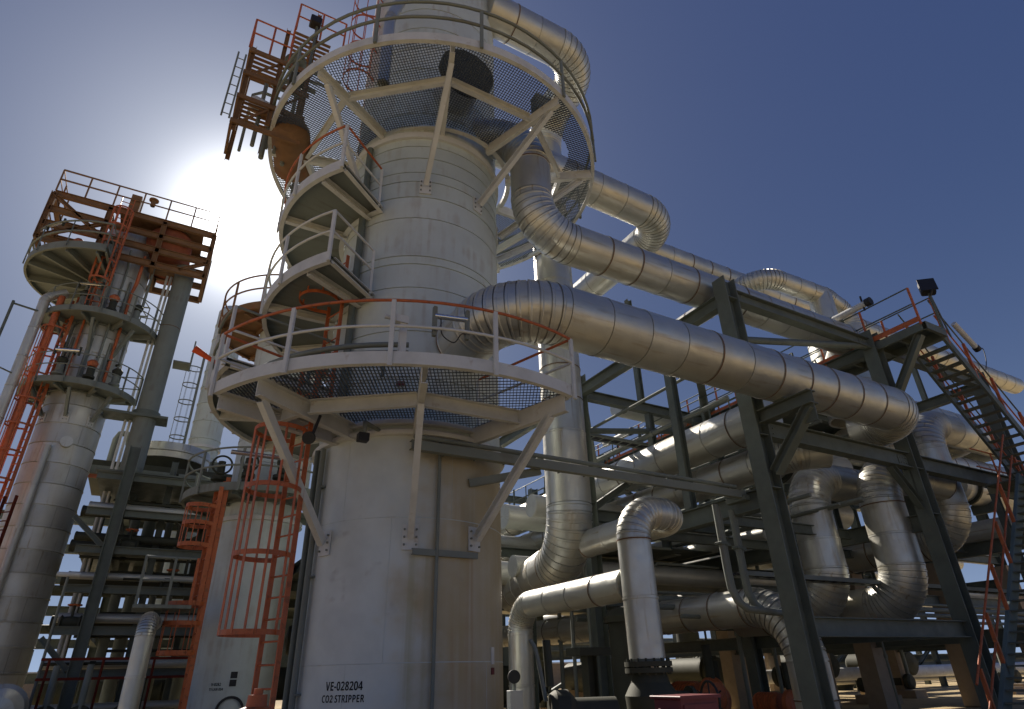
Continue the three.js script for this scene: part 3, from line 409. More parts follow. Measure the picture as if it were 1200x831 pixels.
// ================================================================ pipe rack on the right
{
  const t = thing('pipe_rack', 'dark grey-green steel pipe rack carrying the silver pipes', 'pipe rack', [11.28, 0, -8.54]);
  const X = [11.28, 17.36, 23.43, 29.5, 35.6], Z = [-8.54, -15.11, -21.68, -28.2];
  const col = (x, z, top, h = 0.4) => { const c = part('column', prism(iSec(h, h * 0.98, 0.026, 0.018), [x, 0.16, z], [x, top, z], [1, 0, 0]), rackM, t); for (const y of [0.66, 5.0, 6.2, 9.85]) part('stiffener', prism(rect(h - 0.06, h * 0.92), [x, y, z], [x, y + 0.02, z], [1, 0, 0]), rackM, c); part('foot', box(x - 0.32, 0.005, z - 0.32, x + 0.32, 0.17, z + 0.32, 0.03), firePM, c); };
  for (const x of X) for (const [k, z] of Z.entries()) { if (k === 0 && x > 24) continue; col(x, z, k === 0 ? 10.45 : 10.6); }
  for (const x of X.slice(2)) for (const z of Z.slice(1, 3)) part('fireproofing', box(x - 0.34, 0.01, z - 0.34, x + 0.34, 5.6, z + 0.34, 0.04), firePM, t, 'brown concrete casing');
  const bx = (x0, x1, y, z, h = 0.34, b = 0.24) => part('beam', prism(iSec(h, b, 0.022, 0.014), [x0, y, z], [x1, y, z]), rackM, t), bz = (z0, z1, y, x, h = 0.36, b = 0.24) => part('beam', prism(iSec(h, b, 0.022, 0.014), [x, y, z0], [x, y, z1]), rackM, t);
  const e = 0.21;
  for (let i = 0; i < 4; i++) { const a = X[i] + e, b = X[i + 1] - e;
    if (i < 2) { bx(a, b, 10.03, Z[0]); bx(a, b, 6.42, Z[0], 0.42, 0.26); if (i < 1) bx(a, b, 2.28, Z[0], 0.36); }
    for (const k of [1, 2]) { bx(a, b, 9.9, Z[k]); bx(a, b, 5.85, Z[k]); if (k === 2 || i) bx(a, b, 3.9, Z[k]); } bx(a, b, 9.9, Z[3]); bx(a, b, 5.85, Z[3]); }
  for (const [i, x] of X.entries()) for (let k = 0; k < 3; k++) { const a = Z[k] - e, b = Z[k + 1] + e; if (i > 2 && k === 0) continue; bz(a, b, 9.92, x, 0.36); bz(a, b, 4.85, x, 0.42); if (i) bz(a, b, 2.3, x); }
  // joists that carry the pipes and close the view upward
  for (let k = 0; k < 3; k++) for (const f of [0.34, 0.67]) { const z = Z[k] + (Z[k + 1] - Z[k]) * f; for (let i = 0; i < 4; i++) { if (k === 0 && i > 1) continue; bx(X[i] + 0.13, X[i + 1] - 0.13, 4.9, z, 0.26, 0.16); if (i) bx(X[i] + 0.13, X[i + 1] - 0.13, 9.94, z, 0.26, 0.16); } }
  for (let i = 0; i < 4; i++) for (let k = 1; k < 3; k++) for (let q = 0; q < 4; q++) { if ((i > 0 && k === 1 && q < 2) || (i + k + q) % 5 === 4) continue; const z0 = Z[k] + (Z[k + 1] - Z[k]) * (q / 4) - 0.2, z1 = Z[k] + (Z[k + 1] - Z[k]) * ((q + 1) / 4) - 0.16; part('deck_plate', box(X[i] + 0.2, 5.095, z1, X[i + 1] - 0.2, 5.12, z0, 0.003), rackM, t); }  // deck plates added to shade the ground below, gaps left for sun patches
  const br = (a, b, s = 0.16) => part('brace', prism(iSec(s, s, 0.014, 0.01), a, b), rackM, t);
  part('brace', rod([11.45, 8.75, Z[0]], [17.1, 9.95, Z[0]], 0.09, 12), rackM, t); part('brace', rod([11.45, 8.6, Z[1]], [17.1, 9.5, Z[1]], 0.1, 12), rackM, t);
  br([17.2, 9.8, Z[1] + 0.1], [11.5, 9.8, Z[0] - 1.6], 0.24); br([11.45, 9.75, Z[1]], [17.15, 6.2, Z[2]], 0.2); br([17.2, 9.7, Z[1]], [11.5, 6.1, Z[1]], 0.2); br([17.4, 9.6, Z[2]], [23.3, 6.1, Z[2]], 0.2); br([17.36, 9.6, Z[2] + 0.3], [17.36, 6.0, Z[1] - 0.3], 0.2);
  for (const s of [-1, 1]) { br([17.36 + s * 0.15, 6.6, Z[2]], [17.36 + s * 1.3, 7.9, Z[2]], 0.14); }
  for (const [x, side] of [[X[0], 1], [X[1], -1], [X[1], 1], [X[2], -1]]) for (const y of [10.03, 6.42]) { const xx = x + side * 0.42, g = part('joint_plate', box(Math.min(x + side * 0.205, x + side * 0.62), y - 0.13, Z[0] + 0.009, Math.max(x + side * 0.205, x + side * 0.62), y + 0.13, Z[0] + 0.023, 0.003), rackM, t), bl = []; for (const a of [-0.12, 0, 0.12]) for (const b of [-0.07, 0.07]) bl.push(rod([xx + a, y + b, Z[0] + 0.02], [xx + a, y + b, Z[0] + 0.045], 0.017, 6)); part('bolts', bl, galvM, g).userData.kind = 'stuff'; }
  // bracket that carries the nearest pipe off the first column
  part('bracket_arm', prism(iSec(0.3, 0.26, 0.02, 0.014), [11.28, 6.59, Z[0] + 0.2], [11.28, 6.59, -7.0]), rackM, t); part('bracket_strut', prism(iSec(0.2, 0.24, 0.016, 0.012), [11.28, 5.3, Z[0] + 0.25], [11.28, 6.42, -7.12]), rackM, t); part('gusset', prism([[-0.012, -0.22], [0.012, -0.22], [0.012, 0.22], [-0.012, 0.22]], [11.28, 6.3, -7.4], [11.28, 6.3, -7.02]), rackM, t);
  part('pipe_shoe', box(11.1, 6.745, -7.85, 11.46, 6.775, -7.55), rackM, t);
  for (const x of [17.36]) { part('gusset', prism([[0, 0], [0.9, 0], [0, -0.7]], [x - 0.2, 6.2, Z[0] - 0.01], [x - 0.2, 6.2, Z[0] + 0.01]), rackM, t); part('knee', prism(cSec(0.2, 0.16), [x - 0.2, 5.2, Z[0]], [x - 1.1, 6.2, Z[0]]), rackM, t); }
  // hanger post between the Z beams, short posts
  part('hanger', prism(iSec(0.22, 0.22, 0.014, 0.01), [11.28, 5.1, -10.9], [11.28, 9.7, -10.9], [1, 0, 0]), rackM, t); part('hanger', prism(iSec(0.22, 0.22, 0.014, 0.01), [14.3, 5.0, -15.11], [14.3, 9.7, -15.11], [1, 0, 0]), rackM, t);
  for (const x of [17.36, 23.43, 29.5]) part('pipe_post', prism(iSec(0.2, 0.2, 0.014, 0.01), [x, 10.1, -13], [x, 14.7, -13], [1, 0, 0]), rackM, t);
  for (const x of [9.2, 14.2]) part('pipe_post', prism(iSec(0.2, 0.2, 0.014, 0.01), [14.3, 10.1, -20.2 + (x > 10 ? 4.8 : 0)], [14.3, 14.7, -20.2 + (x > 10 ? 4.8 : 0)], [1, 0, 0]), rackM, t);
}
{ // the walkway along the rack with orange toe boards and rails
  const t = thing('walkway', 'high walkway with orange toe boards running away along the rack', 'walkway', [17.1, 10.1, -7.3]);
  const x0 = 17.4, x1 = 18.4, z0 = -7.05, z1 = -24, y = 10.1;
  part('floor_plate', box(x0, y - 0.03, z1, x1, y, z0), rackM, t);
  for (const x of [x0 - 0.01, x1 + 0.01]) part('side_beam', prism(cSec(0.24, 0.09), [x, y - 0.15, z1], [x, y - 0.15, z0]), rackM, t);
  for (const [x, z2] of [[x0 - 0.06, z1], [x1 + 0.06, z1]]) { part('toe_board', box(x - 0.008, y, z2, x + 0.008, y + 0.16, z0), orangeM, t); for (let z = z0; z >= z2; z -= 1.5) part('post', prism(cham(0.055, 0.055, 0.006), [x, y - 0.1, z], [x, y + 1.1, z]), orangeM, t); for (const k of [0.58, 1.1]) part('rail', rod([x, y + k, z0], [x, y + k, z2], 0.022), rackM, t); }
  for (let z = z0 - 0.8; z > z1; z -= 1.6) part('cross_beam', prism(cSec(0.16, 0.08), [x0, y - 0.12, z], [x1, y - 0.12, z]), rackM, t);
  part('end_beam', prism(cSec(0.24, 0.09), [x0, y - 0.15, z0 + 0.05], [x1, y - 0.15, z0 + 0.05]), rackM, t);
  for (const [x, zz] of [[17.36, -8.35], [17.36, -15.3]]) part('knee_brace', prism(iSec(0.2, 0.2, 0.016, 0.012), [x + 0.15, 8.4, zz], [x + 0.15, 9.8, zz + 1.1]), rackM, t);
}
{ // a second walkway level inside the rack: orange toe board line seen under the near pipe
  const t = thing('walkway', 'lower inner walkway with orange edge and dark posts above the sunlit pipe', 'walkway', [14.6, 8.5, -16]);
  const x0 = 14.9, x1 = 15.9, z0 = -9.5, z1 = -27, y = 8.6;
  part('floor_plate', box(x0, y - 0.03, z1, x1, y, z0), rackM, t);
  for (const x of [x0 - 0.02, x1 + 0.02]) { part('toe_board', box(x - 0.008, y - 0.16, z1, x + 0.008, y + 0.14, z0), orangeM, t); for (let z = z0; z >= z1; z -= 1.7) part('post', rod([x, y, z], [x, y + 1.05, z], 0.026), rackM, t); for (const k of [0.55, 1.05]) part('rail', rod([x, y + k, z0], [x, y + k, z1], 0.02), rackM, t); }
  for (let z = z0 - 0.5; z > z1; z -= 3.2) part('hanger', rod([x0, y, z], [x0, 9.75, z], 0.05), rackM, t);
}
{ // stair from the walkway head down to the landing
  const t = thing('steel_stair', 'black open-tread stair with orange posts descending to the right', 'stair', [17.4, 9, -7.1]);
  const xs = 18.42, ys = 9.98, sl = -1.062, L = 3.75, zf = -8.0, zn = -7.1;
  for (const z of [zf, zn]) part('stringer', prism(cSec(0.24, 0.07), [xs - 0.1, ys + 0.1, z], [xs + L, ys + sl * L, z]), rackM, t);
  for (let i = 0; i < 19; i++) { const x = xs + 0.12 + i * 0.2, y = ys + sl * (x - xs) + 0.02; part('tread', box(x - 0.12, y, zf + 0.04, x + 0.12, y + 0.035, zn - 0.04, 0.004), rackM, t); }
  for (const z of [zf, zn]) { for (let i = 0; i < 5; i++) { const x = xs + 0.25 + i * 0.88, y = ys + sl * (x - xs); part('post', prism(cham(0.075, 0.06, 0.006), [x, y, z], [x, y + 1.15, z]), orangeM, t); }
    for (const k of [0.62, 1.15]) part('handrail', rod([xs, ys + k, z], [xs + L, ys + sl * L + k, z], 0.022), k > 1 ? rackM : orangeM, t); }
}
{
  let t = thing('floodlight', 'big black rectangular floodlight on a post at the stair head', 'floodlight', [18.3, 10.1, -7.0]);
  part('post', rod([18.42, 10.0, -7.0], [18.42, 11.35, -7.0], 0.04), rackM, t); part('post', rod([18.7, 9.9, -7.0], [18.48, 11.25, -7.0], 0.025), rackM, t);
  part('housing', prism(cham(0.38, 0.2, 0.04), [18.38, 11.3, -6.98], [18.58, 11.76, -7.06], [-0.7, 0.2, 0.6]), blackM, t); part('visor', prism(rect(0.44, 0.03), [18.26, 11.32, -6.88], [18.46, 11.82, -6.97], [-0.7, 0.2, 0.6]), blackM, t); part('bracket', bentRod([[18.42, 11.2, -7.0], [18.3, 11.3, -6.85], [18.5, 11.5, -7.0]], 0.025), blackM, t);
  t = thing('tube_lamp', 'pale tube lamp with black end cap on the stair head rail', 'lamp', [17.3, 10.9, -8.6]); part('tube', rod([17.2, 11.3, -9.3], [17.2, 11.3, -8.2], 0.1, 16), paleM, t); part('cap', rod([17.2, 11.3, -8.2], [17.2, 11.3, -8.04], 0.13, 16), blackM, t); part('clamp', rod([17.2, 11.1, -8.3], [17.2, 11.6, -8.3], 0.03), blackM, t);
  t = thing('tube_lamp', 'pale tube lamp wired to the stair rail right of the floodlight', 'lamp', [19.5, 10.6, -7]); part('tube', rod([19.35, 10.55, -7.05], [20.15, 9.95, -7.05], 0.08, 14), paleM, t); part('cap', rod([20.15, 9.95, -7.05], [20.26, 9.87, -7.05], 0.1, 14), blackM, t); part('cable', bentRod([[20.26, 9.87, -7.05], [20.6, 10.0, -7.05], [20.5, 9.6, -7.05], [20.2, 9.2, -7.05]], 0.012, 6, true), blackM, t);
  t = thing('tube_lamp', 'pale tube lamp on a dark rail inside the rack against the sky', 'lamp', [15.1, 9.6, -18.4]); part('tube', rod([15.3, 9.95, -19.0], [15.3, 9.95, -17.4], 0.12, 14), paleM, t); part('cap', rod([15.3, 9.95, -17.4], [15.3, 9.95, -17.2], 0.15, 14), blackM, t); part('arm', rod([15.3, 9.3, -18.2], [15.3, 10.2, -18.2], 0.03), blackM, t);
}
{ // lower flight at the right edge
  const t = thing('steel_stair', 'lower stair flight with blue-grey stringer and thin orange rails', 'stair', [16.5, 2.5, -6.8]);
  const X0 = 14.25, sl = 1.055, L = 5.65, zf = -7.2, zn = -6.3;
  for (const z of [zf, zn]) part('stringer', prism(cSec(0.28, 0.08), [X0, 0.02, z], [X0 + L, sl * L, z]), blueM, t);
  for (let i = 1; i < 28; i++) { const x = X0 + i * 0.2, y = sl * (x - X0); part('tread', box(x - 0.13, y, zf + 0.045, x + 0.13, y + 0.035, zn - 0.045, 0.004), rackM, t); }
  for (const z of [zf, zn]) { for (let i = 0; i < 5; i++) { const x = X0 + 0.3 + i * 0.98, y = sl * (x - X0); part('post', prism(cham(0.08, 0.05, 0.006), [x, y, z], [x, y + 1.15, z]), orangeM, t); } for (const k of [0.6, 1.2]) part('handrail', rod([X0, k, z], [X0 + L, sl * L + k, z], 0.024), orangeM, t); }
}
{
  const t = thing('stair_landing', 'steel landing joining the two stair flights at the right edge', 'landing', [20.6, 6, -7]);
  part('floor_plate', box(19.9, 5.93, -8.1, 22.9, 5.97, -6.25), rackM, t); for (const z of [-8.1, -6.25]) part('edge_beam', prism(cSec(0.2, 0.08), [19.9, 5.82, z], [22.9, 5.82, z]), rackM, t); for (const [x, z] of [[22.8, -8.0], [22.8, -6.35], [20, -8.0]]) part('leg', prism(iSec(0.16, 0.16, 0.012, 0.01), [x, 0, z], [x, 5.7, z]), rackM, t);
  for (const z of [-8.1, -6.25]) { for (const x of [21, 22.8]) part('post', rod([x, 5.97, z], [x, 7.05, z], 0.026), orangeM, t); for (const k of [0.55, 1.08]) part('rail', rod([19.9, 5.97 + k, z], [22.8, 5.97 + k, z], 0.022), orangeM, t); }
}
{ // twin channels running from the skirt lip to the rack
  const t = thing('cable_tray', 'twin grey channels running from the skirt lip across to the rack', 'cable tray', [3.6, 5.1, -9.2]);
  for (const [z, y] of [[-9.13, 5.0], [-9.45, 5.12]]) { part('channel', prism(cSec(0.16, 0.12), [3.4, y, z], [11.15, y, z]), galvM, t); } for (let x = 4; x < 11; x += 0.6) part('rung', rod([x, 5.0, -9.45], [x, 5.0, -9.15], 0.016, 6), galvM, t);
  part('tube', rod([3.4, 5.22, -9.28], [11.1, 5.22, -9.28], 0.045), galvM, t);
  part('support', prism(cSec(0.14, 0.08), pol(C1, R1 + 0.01, 75, 4.6), [5.9, 4.93, -9.3]), galvM, t); part('end_bracket', box(11.0, 4.86, -9.55, 11.16, 4.98, -9.0), rackM, t);
}
{ // four small service lines with J bends near the first column
  for (const [i, l] of ['first', 'second', 'third', 'last'].entries()) { const x = 10.35 + i * 0.2 + (i > 1 ? 0.35 : 0), z = -9.3 - i * 0.12; const t = thing('service_pipe', `${l} from the left of the thin grey J-bend pipes beside the first column`, 'pipe', [x, 3, z], 'thin J-bend pipes beside the first column'); part('tube', bentRod([[x, 4.75, z], [x, 3.4, z], [x + 0.02, 3.05, z], [x + 0.15, 2.8, z], [x + 0.4, 2.66, z], [x + 1.2, 2.62, z]], 0.065, 10), galvM, t); part('clamp', box(x - 0.1, 3.9, z - 0.09, x + 0.1, 3.96, z + 0.09), rackM, t); }
}
{ // valve under the upright pipe
  const t = thing('gate_valve', 'dark flanged gate valve with hand wheel under the upright pipe', 'valve', [8.05, 0.3, -9.4]), c = [8.05, 0, -9.4];
  part('flange', [flange([8.05, 1.66, -9.4], [0, 1, 0], 0.42, 0.08), flange([8.05, 1.56, -9.4], [0, 1, 0], 0.42, 0.08), ...bolts([8.05, 1.66, -9.4], [0, 1, 0], 0.37, 16, 0.02, 0.26)], castM, t); part('spool', turned([[0, 0.3], [0.1, 0.3]], [8.05, 1.72, -9.4], [0, 1, 0], 24), galvM, t);
  part('body', turned([[0, 0.3], [0.15, 0.3], [0.3, 0.44], [0.55, 0.46], [0.75, 0.34], [0.9, 0.3]], [8.05, 0.66, -9.4], [0, 1, 0], 26), castM, t); part('flange', [flange([8.05, 0.6, -9.4], [0, 1, 0], 0.42, 0.07), flange([8.05, 0.5, -9.4], [0, 1, 0], 0.42, 0.07), ...bolts([8.05, 0.6, -9.4], [0, 1, 0], 0.37, 16, 0.02, 0.24)], castM, t); part('stub', turned([[0, 0.3], [0.5, 0.3]], [8.05, 0, -9.4], [0, 1, 0], 22), castM, t);
  part('bonnet', turned([[0, 0.18], [0.35, 0.16], [0.35, 0.24], [0.42, 0.24], [0.42, 0.06], [0.8, 0.05], [0.8, 0]], [8.4, 1.1, -9.3], [1, 0, 0.25], 18), castM, t);
  const w = new THREE.TorusGeometry(0.3, 0.022, 10, 36); w.rotateY(Math.PI / 2 - 0.25); w.translate(9.15, 1.1, -9.12); part('hand_wheel', [plain(w), ...[0, 60, 120].map(a => { const d = [0.25 * Math.sin(a * R) * 0.3, 0.3 * Math.cos(a * R), 0.3 * Math.sin(a * R)]; return rod([9.15 - d[0] * 0.4, 1.1 - d[1], -9.12 - d[2]], [9.15 + d[0] * 0.4, 1.1 + d[1], -9.12 + d[2]], 0.014, 6); })], blackM, t);
}
{
  let t = thing('cabinet', 'dusty red steel cabinet standing in front of the upright pipe', 'cabinet', [6.5, 0, -6.95]);
  part('case', box(6.2, 0.12, -7.2, 6.85, 1.26, -6.7, 0.012), redM, t); part('roof', box(6.16, 1.26, -7.24, 6.89, 1.3, -6.66, 0.01), redM, t); part('door', box(6.24, 0.2, -6.698, 6.81, 1.2, -6.685, 0.004), redM, t); part('handle', box(6.72, 0.66, -6.685, 6.75, 0.8, -6.65), blackM, t); part('vent', [0, 1, 2].map(i => box(6.3, 1.06 + i * 0.03, -6.685, 6.45, 1.075 + i * 0.03, -6.678, 0.001)), blackM, t); part('plinth', box(6.22, 0.0, -7.18, 6.83, 0.12, -6.72), rackM, t); part('window', box(6.5, 0.78, -6.685, 6.66, 1.0, -6.68, 0.002), blackM, t); part('side_panel', box(6.19, 0.25, -7.12, 6.199, 1.15, -6.78, 0.003), redM, t);
  t = thing('pump', 'dark round pump casing on the ground right of the stripper skirt', 'pump', [6.2, 0, -9.6]); part('casing', turned([[0, 0], [0, 0.3], [0.1, 0.36], [0.3, 0.36], [0.4, 0.26], [0.4, 0]], [6.0, 1.0, -9.5], [0.9, 0, 0.4], 24), castM, t); part('motor', turned([[0, 0], [0, 0.24], [0.7, 0.24], [0.75, 0.1], [0.75, 0]], [6.35, 1.0, -9.35], [0.9, 0, 0.4], 20), castM, t); part('base', box(5.8, 0, -9.9, 7.2, 0.6, -8.9), castM, t); part('discharge', rod([6.15, 1.4, -9.7], [6.15, 2.1, -9.75], 0.07, 12), castM, t); part('drain', bentRod([[6.0, 1.2, -9.6], [5.85, 1.9, -9.6], [5.8, 2.1, -9.7]], 0.035, 8, true), galvM, t);
  t = thing('steel_pedestal', 'short T-headed pedestal among the low pipes right of the skirt', 'pedestal', [8.4, 0, -12]); part('post', prism(iSec(0.24, 0.24), [8.35, 0, -11.6], [8.35, 1.9, -11.6]), castM, t); part('head', box(7.95, 1.9, -11.85, 8.75, 2.05, -11.35), castM, t);
}

// ================================================================ second vessel, left of the stripper
const C2 = [2.54, -19.84];
{
  const t = thing('process_column', 'narrower grey column with round manhole just left of the stripper', 'column', [C2[0], 0, C2[1]]);
  part('skirt', turned([[0, 1.12], [5.7, 1.12]], [C2[0], 0, C2[1]], [0, 1, 0], 48), shellM[0], t); part('skirt_lip', arcSolid(C2, slab(1.05, 1.2, 5.68, 5.8), 0, 360), paleM, t);
  for (let i = 0; i < 8; i++) part('jacket_sheet', turned([[0, 1.0], [0, 1.05], [0.05, 1.05], [0.06, 1.04], [0.79, 1.04]], [C2[0], 5.8 + i * 0.8, C2[1]], [0, 1, 0], 40), shellM[i % 3], t);
  part('head', turned([[0, 1.04], [0.3, 0.95], [0.55, 0.65], [0.68, 0.3], [0.7, 0]], [C2[0], 12.2, C2[1]], [0, 1, 0], 40), shellM[0], t);
  part('manhole', turned([[0, 0.34], [0.06, 0.34], [0.06, 0.28], [-0.1, 0.27], [-0.1, 0]], pol(C2, 1.1, 98, 0.95), [Math.cos(98 * R), 0, Math.sin(98 * R)], 28), blackM, t, 'dark round manhole opening');
  const cv = document.createElement('canvas'); cv.width = 512; cv.height = 256; const cx = cv.getContext('2d'); cx.clearRect(0, 0, 512, 256); cx.fillStyle = '#141416'; cx.font = 'bold 104px sans-serif'; cx.fillText('V-0282', 60, 110); cx.font = 'bold 88px sans-serif'; cx.fillText('T1 LAN 004', 12, 220);
  const ct = new THREE.CanvasTexture(cv); ct.colorSpace = THREE.SRGBColorSpace; ct.magFilter = THREE.LinearFilter;
  const so = new B(), n = 8; for (let i = 0; i < n; i++) { const f0 = 128 - 20 * i / n, f1 = 128 - 20 * (i + 1) / n, N = f => new THREE.Vector3(Math.cos(f * R), 0, Math.sin(f * R)); so.quad(pol(C2, 1.124, f0, 1.38), pol(C2, 1.124, f1, 1.38), pol(C2, 1.124, f1, 1.62), pol(C2, 1.124, f0, 1.62), N(f0), N(f1), N(f1), N(f0), [i / n, 0], [(i + 1) / n, 0], [(i + 1) / n, 1], [i / n, 1]); }
  part('stencil_lettering', so.done(), Mt({ map: ct, transparent: true, roughness: 0.85 }), t);
  for (const y of [1.5, 1.68]) part('warning_plate', prism(rect(0.16, 0.012), pol(C2, 1.13, 99, y), pol(C2, 1.13, 99, y + 0.15), [Math.cos(99 * R), 0, Math.sin(99 * R)]), blackM, t);
}
ringPlatform('ring_platform', 'grey ring platform around the narrower column left of the stripper', C2, 1.04, 2.25, 6.35, 20, 340, { beams: [40, 80, 120, 160, 200, 260, 320], fascia: 0.12, bh: 0.16, topMat: galvM, mat: galvM, gap: 1.2, railR: 0.03, endRails: false });
ringPlatform('ring_platform', 'brown backlit ring platform high on the narrower column below the sun', C2, 1.04, 2.3, 12.2, 40, 320, { beams: [60, 100, 140, 180, 240, 300], fascia: 0.16, bh: 0.2, mat: brownM, topMat: brownM, gap: 1.1, railR: 0.028, endRails: false });
ladder('caged_ladder', 'orange caged ladder on a pole left of the narrower column', [1.28, -18.3], 176, 0.05, 6.6, { hoops: [2.25, 2.9, 3.35], rh: 0.42, heavy: 1.5, farRungs: true, hoopH: 0.1 });
ladder('caged_ladder', 'short upper orange cage above the small side landing', [1.12, -18.2], 170, 3.3, 6.3, { hoops: [4.75, 5.3, 5.75], rh: 0.34, heavy: 1.5, farRungs: true, hoopH: 0.1 });
{
  const t = thing('side_landing', 'small railed landing beside the orange ladder left of the narrower column', 'landing', [0.3, 3.3, -18.2]);
  part('deck', box(-0.25, 3.2, -18.9, 1.0, 3.28, -17.7), galvM, t); for (const [x, z] of [[-0.2, -17.75], [0.45, -17.75], [0.95, -17.75], [-0.2, -18.85]]) part('post', prism(rect(0.06, 0.06), [x, 3.28, z], [x, 4.38, z]), x > 0.9 ? orangeM : galvM, t); for (const k of [0.55, 1.08]) part('rail', bentRod([[-0.2, 3.28 + k, -18.85], [-0.2, 3.28 + k, -17.75], [0.95, 3.28 + k, -17.75]], 0.026), galvM, t); part('leg', prism(iSec(0.16, 0.16), [0.3, 0, -18.3], [0.3, 3.2, -18.3]), rackM, t);
}
{ // valves and pipework on the grey ring platform
  for (const [i, [f, l]] of [[150, 'left'], [118, 'middle'], [86, 'right']].entries()) { const p = pol(C2, 1.65, f, 6.4), t = thing('valve', `${l} of the wheel valves standing on the narrower column's grey platform`, 'valve', p.toArray()); part('body', turned([[0, 0.12], [0.3, 0.12], [0.34, 0.22], [0.44, 0.22], [0.48, 0.12], [0.9, 0.1], [0.9, 0]], p, [0, 1, 0], 16), castM, t); const w = new THREE.TorusGeometry(0.26, 0.03, 8, 28); w.rotateY(0.4 * i); w.translate(p.x, p.y + 0.75, p.z + 0.2); part('hand_wheel', plain(w), castM, t); part('stem', rod([p.x, p.y + 0.75, p.z], [p.x, p.y + 0.75, p.z + 0.24], 0.035), castM, t); }
  pipe('clad_pipe', 'grey upright pipe above the grey platform of the narrower column', [[3.2, 6.4, -18.3], [3.2, 11.5, -18.3]], 0.3, { seg: 20, mats: cladDull });
}
// slim far column with a pale ladder, between the two left columns
{
  const C = [0.98, -34.95], t = thing('process_column', 'slim pale far column with side ladder behind the narrower column', 'column', [C[0], 0, C[1]]);
  for (let i = 0; i < 18; i++) part('jacket_sheet', turned([[0, 0.72], [0, 0.79], [0.08, 0.79], [0.09, 0.76], [0.99, 0.76]], [C[0], 3 + i, C[1]], [0, 1, 0], 30), shellM[2], t);
  part('skirt', turned([[0, 0.74], [3, 0.74]], [C[0], 0, C[1]], [0, 1, 0], 30), shellM[0], t); part('head', turned([[0, 0.76], [0.3, 0.6], [0.5, 0]], [C[0], 21, C[1]], [0, 1, 0], 30), shellM[0], t); part('stiffening_ring', arcSolid(C, slab(0.74, 0.86, 12.5, 12.65), 0, 360), paleM, t);
}
ladder('caged_ladder', 'pale thin ladder up the slim far column', [0.02, -34.7], 176, 9.5, 18, { mat: galvM, hoops: [12, 13, 14, 15, 16, 17], farRungs: true, heavy: 1.3, hoopH: 0.06 });

// ================================================================ tall left column
const C3 = [-3.99, -27.71];
{
  const t = thing('process_column', 'tall silver banded column leaning into view at the far left', 'column', [C3[0], 0, C3[1]]);
  for (let i = 0; i < 24; i++) { const h = 0.76, y = 1.2 + i * h, half = i % 2; for (const k of [0, 1, 2]) part('jacket_sheet', arcSolid(C3, [[1.0, y], [1.02, y], [1.02, y + 0.035], [1.07, y + 0.035], [1.07, y + 0.075], [1.055, y + 0.085], [1.055, y + h - 0.002], [1.0, y + h - 0.002]], half * 60 + k * 120, half * 60 + k * 120 + 119.6, 6), cladDull[(i + k) % 2], t); }
  part('skirt', turned([[0, 1.04], [1.2, 1.04]], [C3[0], 0, C3[1]], [0, 1, 0], 40), shellM[0], t); part('head', turned([[0, 1.055], [0.3, 0.95], [0.6, 0.6], [0.7, 0]], [C3[0], 19.44, C3[1]], [0, 1, 0], 40), cladDull[0], t);
  part('nozzle', flange(pol(C3, 1.0, 80, 9.6), [Math.cos(80 * R), 0, Math.sin(80 * R)], 0.2, 0.25), clad[0], t);
}
ringPlatform('ring_platform', 'lowest ring platform on the tall left column', C3, 1.055, 2.0, 11.75, 15, 215, { beams: [30, 70, 110, 150, 190], fascia: 0.14, bh: 0.2, mat: galvM, topMat: galvM, gap: 1.0, thinPost: true, braces: [[50, 1.8, 50, 10.6], [95, 1.8, 95, 10.6], [140, 1.8, 140, 10.6]] });
ringPlatform('ring_platform', 'middle ring platform on the tall left column', C3, 1.055, 2.15, 14.75, 5, 200, { beams: [25, 65, 105, 145, 185], fascia: 0.14, bh: 0.22, mat: galvM, topMat: galvM, gap: 1.0, thinPost: true, braces: [[50, 1.9, 50, 13.4], [95, 1.9, 95, 13.4], [140, 1.9, 140, 13.4]] });
ringPlatform('ring_platform', 'widest dark platform bulging left near the top of the tall left column', C3, 1.055, 3.25, 17.0, 95, 290, { beams: [100, 120, 140, 160, 185, 215, 250], fascia: 0.22, bh: 0.3, mat: galvM, topMat: galvM, gap: 1.4, thinPost: true, railR: 0.04 });
